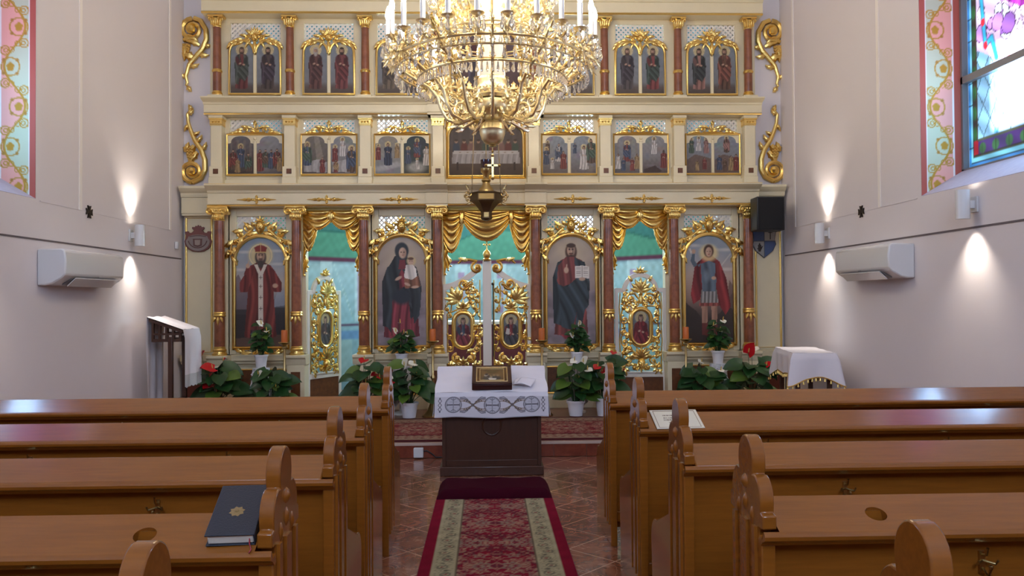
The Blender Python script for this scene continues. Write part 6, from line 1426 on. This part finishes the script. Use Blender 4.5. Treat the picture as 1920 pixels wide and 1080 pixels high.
# ================================================================ lectern on the left, draped table on the right
lc = thing('lectern', 'dark wooden lectern under a long white cloth by the left wall', 'lectern', (-3.33, 8.62, .143))
m = MB(); tz = lambda x: 1.14 - (x + .16) * .36
m.prism([(-.17, tz(-.17) - .03), (.17, tz(.17) - .03), (.17, tz(.17)), (-.17, tz(-.17))], -.22, .22); m.build('top_board', 'dark_wood', lc)
for y in (-.19, .19):
    m = MB(); m.box(-.15, .15, y - .015, y + .015, .90, .93); m.box(-.15, .15, y - .015, y + .015, .97, .99)
    for x in (-.14, -.07, 0, .07, .14): m.box(x - .012, x + .012, y - .012, y + .012, .9, tz(x) - .02)
    m.build('gallery', 'dark_wood', lc)
for y in (-.19, .19): MB().box(.02, .065, y - .022, y + .022, .05, .95).build('leg', 'dark_wood', lc, bevel=.004)
m = MB(); m.box(-.17, .17, -.24, -.15, 0, .05); m.box(-.17, .17, .15, .24, 0, .05); m.box(.02, .065, -.16, .16, .25, .29); m.build('foot', 'dark_wood', lc, bevel=.006)
lcl = thing('lectern_cloth', 'long white cloth with lace ends hanging over the left lectern', 'cloth', (-3.33, 8.62, 1.28))
def lz(x): return tz(x) - 1.137 + .012
m = MB()
m.grid(lambda u, v: ((v - .5) * .37, (u - .5) * .47, lz((v - .5) * .37) + .004 * math.sin(u * 14)), 24, 14)
m.grid(lambda u, v: (-.185 - .02 * min(1, v * 4) + .02 * v + .014 * math.sin(u * 15 + v * 2) * v, (u - .5) * (.47 - .05 * v), lz(-.185) - v * 1.0), 30, 24)
m.grid(lambda u, v: (.185 + .02 * min(1, v * 5) + .01 * math.sin(u * 13) * v, (u - .5) * .47, lz(.185) - v * .47), 30, 16)
m.build('linen', 'linen', lcl, ang=80)
m = MB(); m.grid(lambda u, v: (.205 + .01 * math.sin(u * 13) * (1 + .0 * v), (u - .5) * .47, lz(.185) - .47 - v * (.12 + .015 * abs(math.sin(u * 22)))), 44, 6); m.build('lace_end', 'lace', lcl, ang=80)
tb = thing('side_table', 'small wooden table under a white fringed cloth by the right wall', 'table', (3.30, 8.25, .143), math.radians(-11))
m = MB(); m.box(-.19, .19, -.5, .5, .735, .765); m.build('table_top', 'dark_wood', tb)
m = MB(); m.box(-.16, .16, -.46, .46, .65, .735); m.build('apron', 'dark_wood', tb)
for x in (-.15, .15):
    for y in (-.45, .45): MB().box(x - .022, x + .022, y - .022, y + .022, 0, .66).build('leg', 'dark_wood', tb, bevel=.004)
tcl = thing('tablecloth', 'white tablecloth with gold tasselled hem on the small right table', 'tablecloth', (3.30, 8.25, .912), math.radians(-11))
def rectp(t, a, b):
    p = 2 * (2 * a + 2 * b); d = t * p
    for L, x0, y0, dx, dy in ((2 * a, -a, -b, 1, 0), (2 * b, a, -b, 0, 1), (2 * a, a, b, -1, 0), (2 * b, -a, b, 0, -1)):
        if d <= L + 1e-9: return x0 + dx * d, y0 + dy * d, min(d, L - d)
        d -= L
    return -a, -b, 0
def hem(u, v):
    x, y, c = rectp(u % 1, .205, .515); k = math.exp(-(c / .09) ** 2)
    r = math.hypot(x, y); o_ = .02 * min(1, v * 5) + (.055 * k + .014 * math.sin(u * 60)) * v
    l = math.hypot(x / .205, y / .515); return (x * (1 + o_ / .205 * .8), y * (1 + o_ / .515 * .9), -v * (.235 + .09 * k + .012 * math.sin(u * 40)))
m = MB(); m.grid(lambda u, v: ((u - .5) * .41, (v - .5) * 1.03, .002 * math.sin(u * 9 + v * 20)), 10, 24); m.grid(hem, 160, 14); m.build('linen', 'linen', tcl, ang=80)
m = MB(); pts = [hem(i / 160, 1) for i in range(160)]; m.tube(pts, .007, 5, True)
for i in range(0, 160, 2): m.lathe([(.001, -.04), (.011, -.035), (.006, -.01), (.001, 0)], pts[i], 5)
m.build('tassel_hem', 'gold', tcl)['kind'] = 'stuff'
# altar table deep in the sanctuary, glimpsed through the royal doors
at_ = thing('altar_table', 'cloth-covered altar table glimpsed through the royal doors', 'altar', (0, 11.4, .143))
MB().box(-.62, .62, -.4, .4, .02, .98).build('frontal', material('altar_red', S(112, 52, 66), .8, var=.4, vscale=10), at_, bevel=.01)
MB().box(-.66, .66, -.44, .44, .98, 1.02).build('altar_top', 'linen', at_, bevel=.006)
m = MB()
for x in (-.42, .42): m.lathe([(.001, 1.02), (.08, 1.02), (.02, 1.06), (.015, 1.3), (.04, 1.32), (.02, 1.34), (.02, 1.55), (.001, 1.56)], (x, 0, 0), 12)
m.build('altar_candlestick', 'brass', at_)
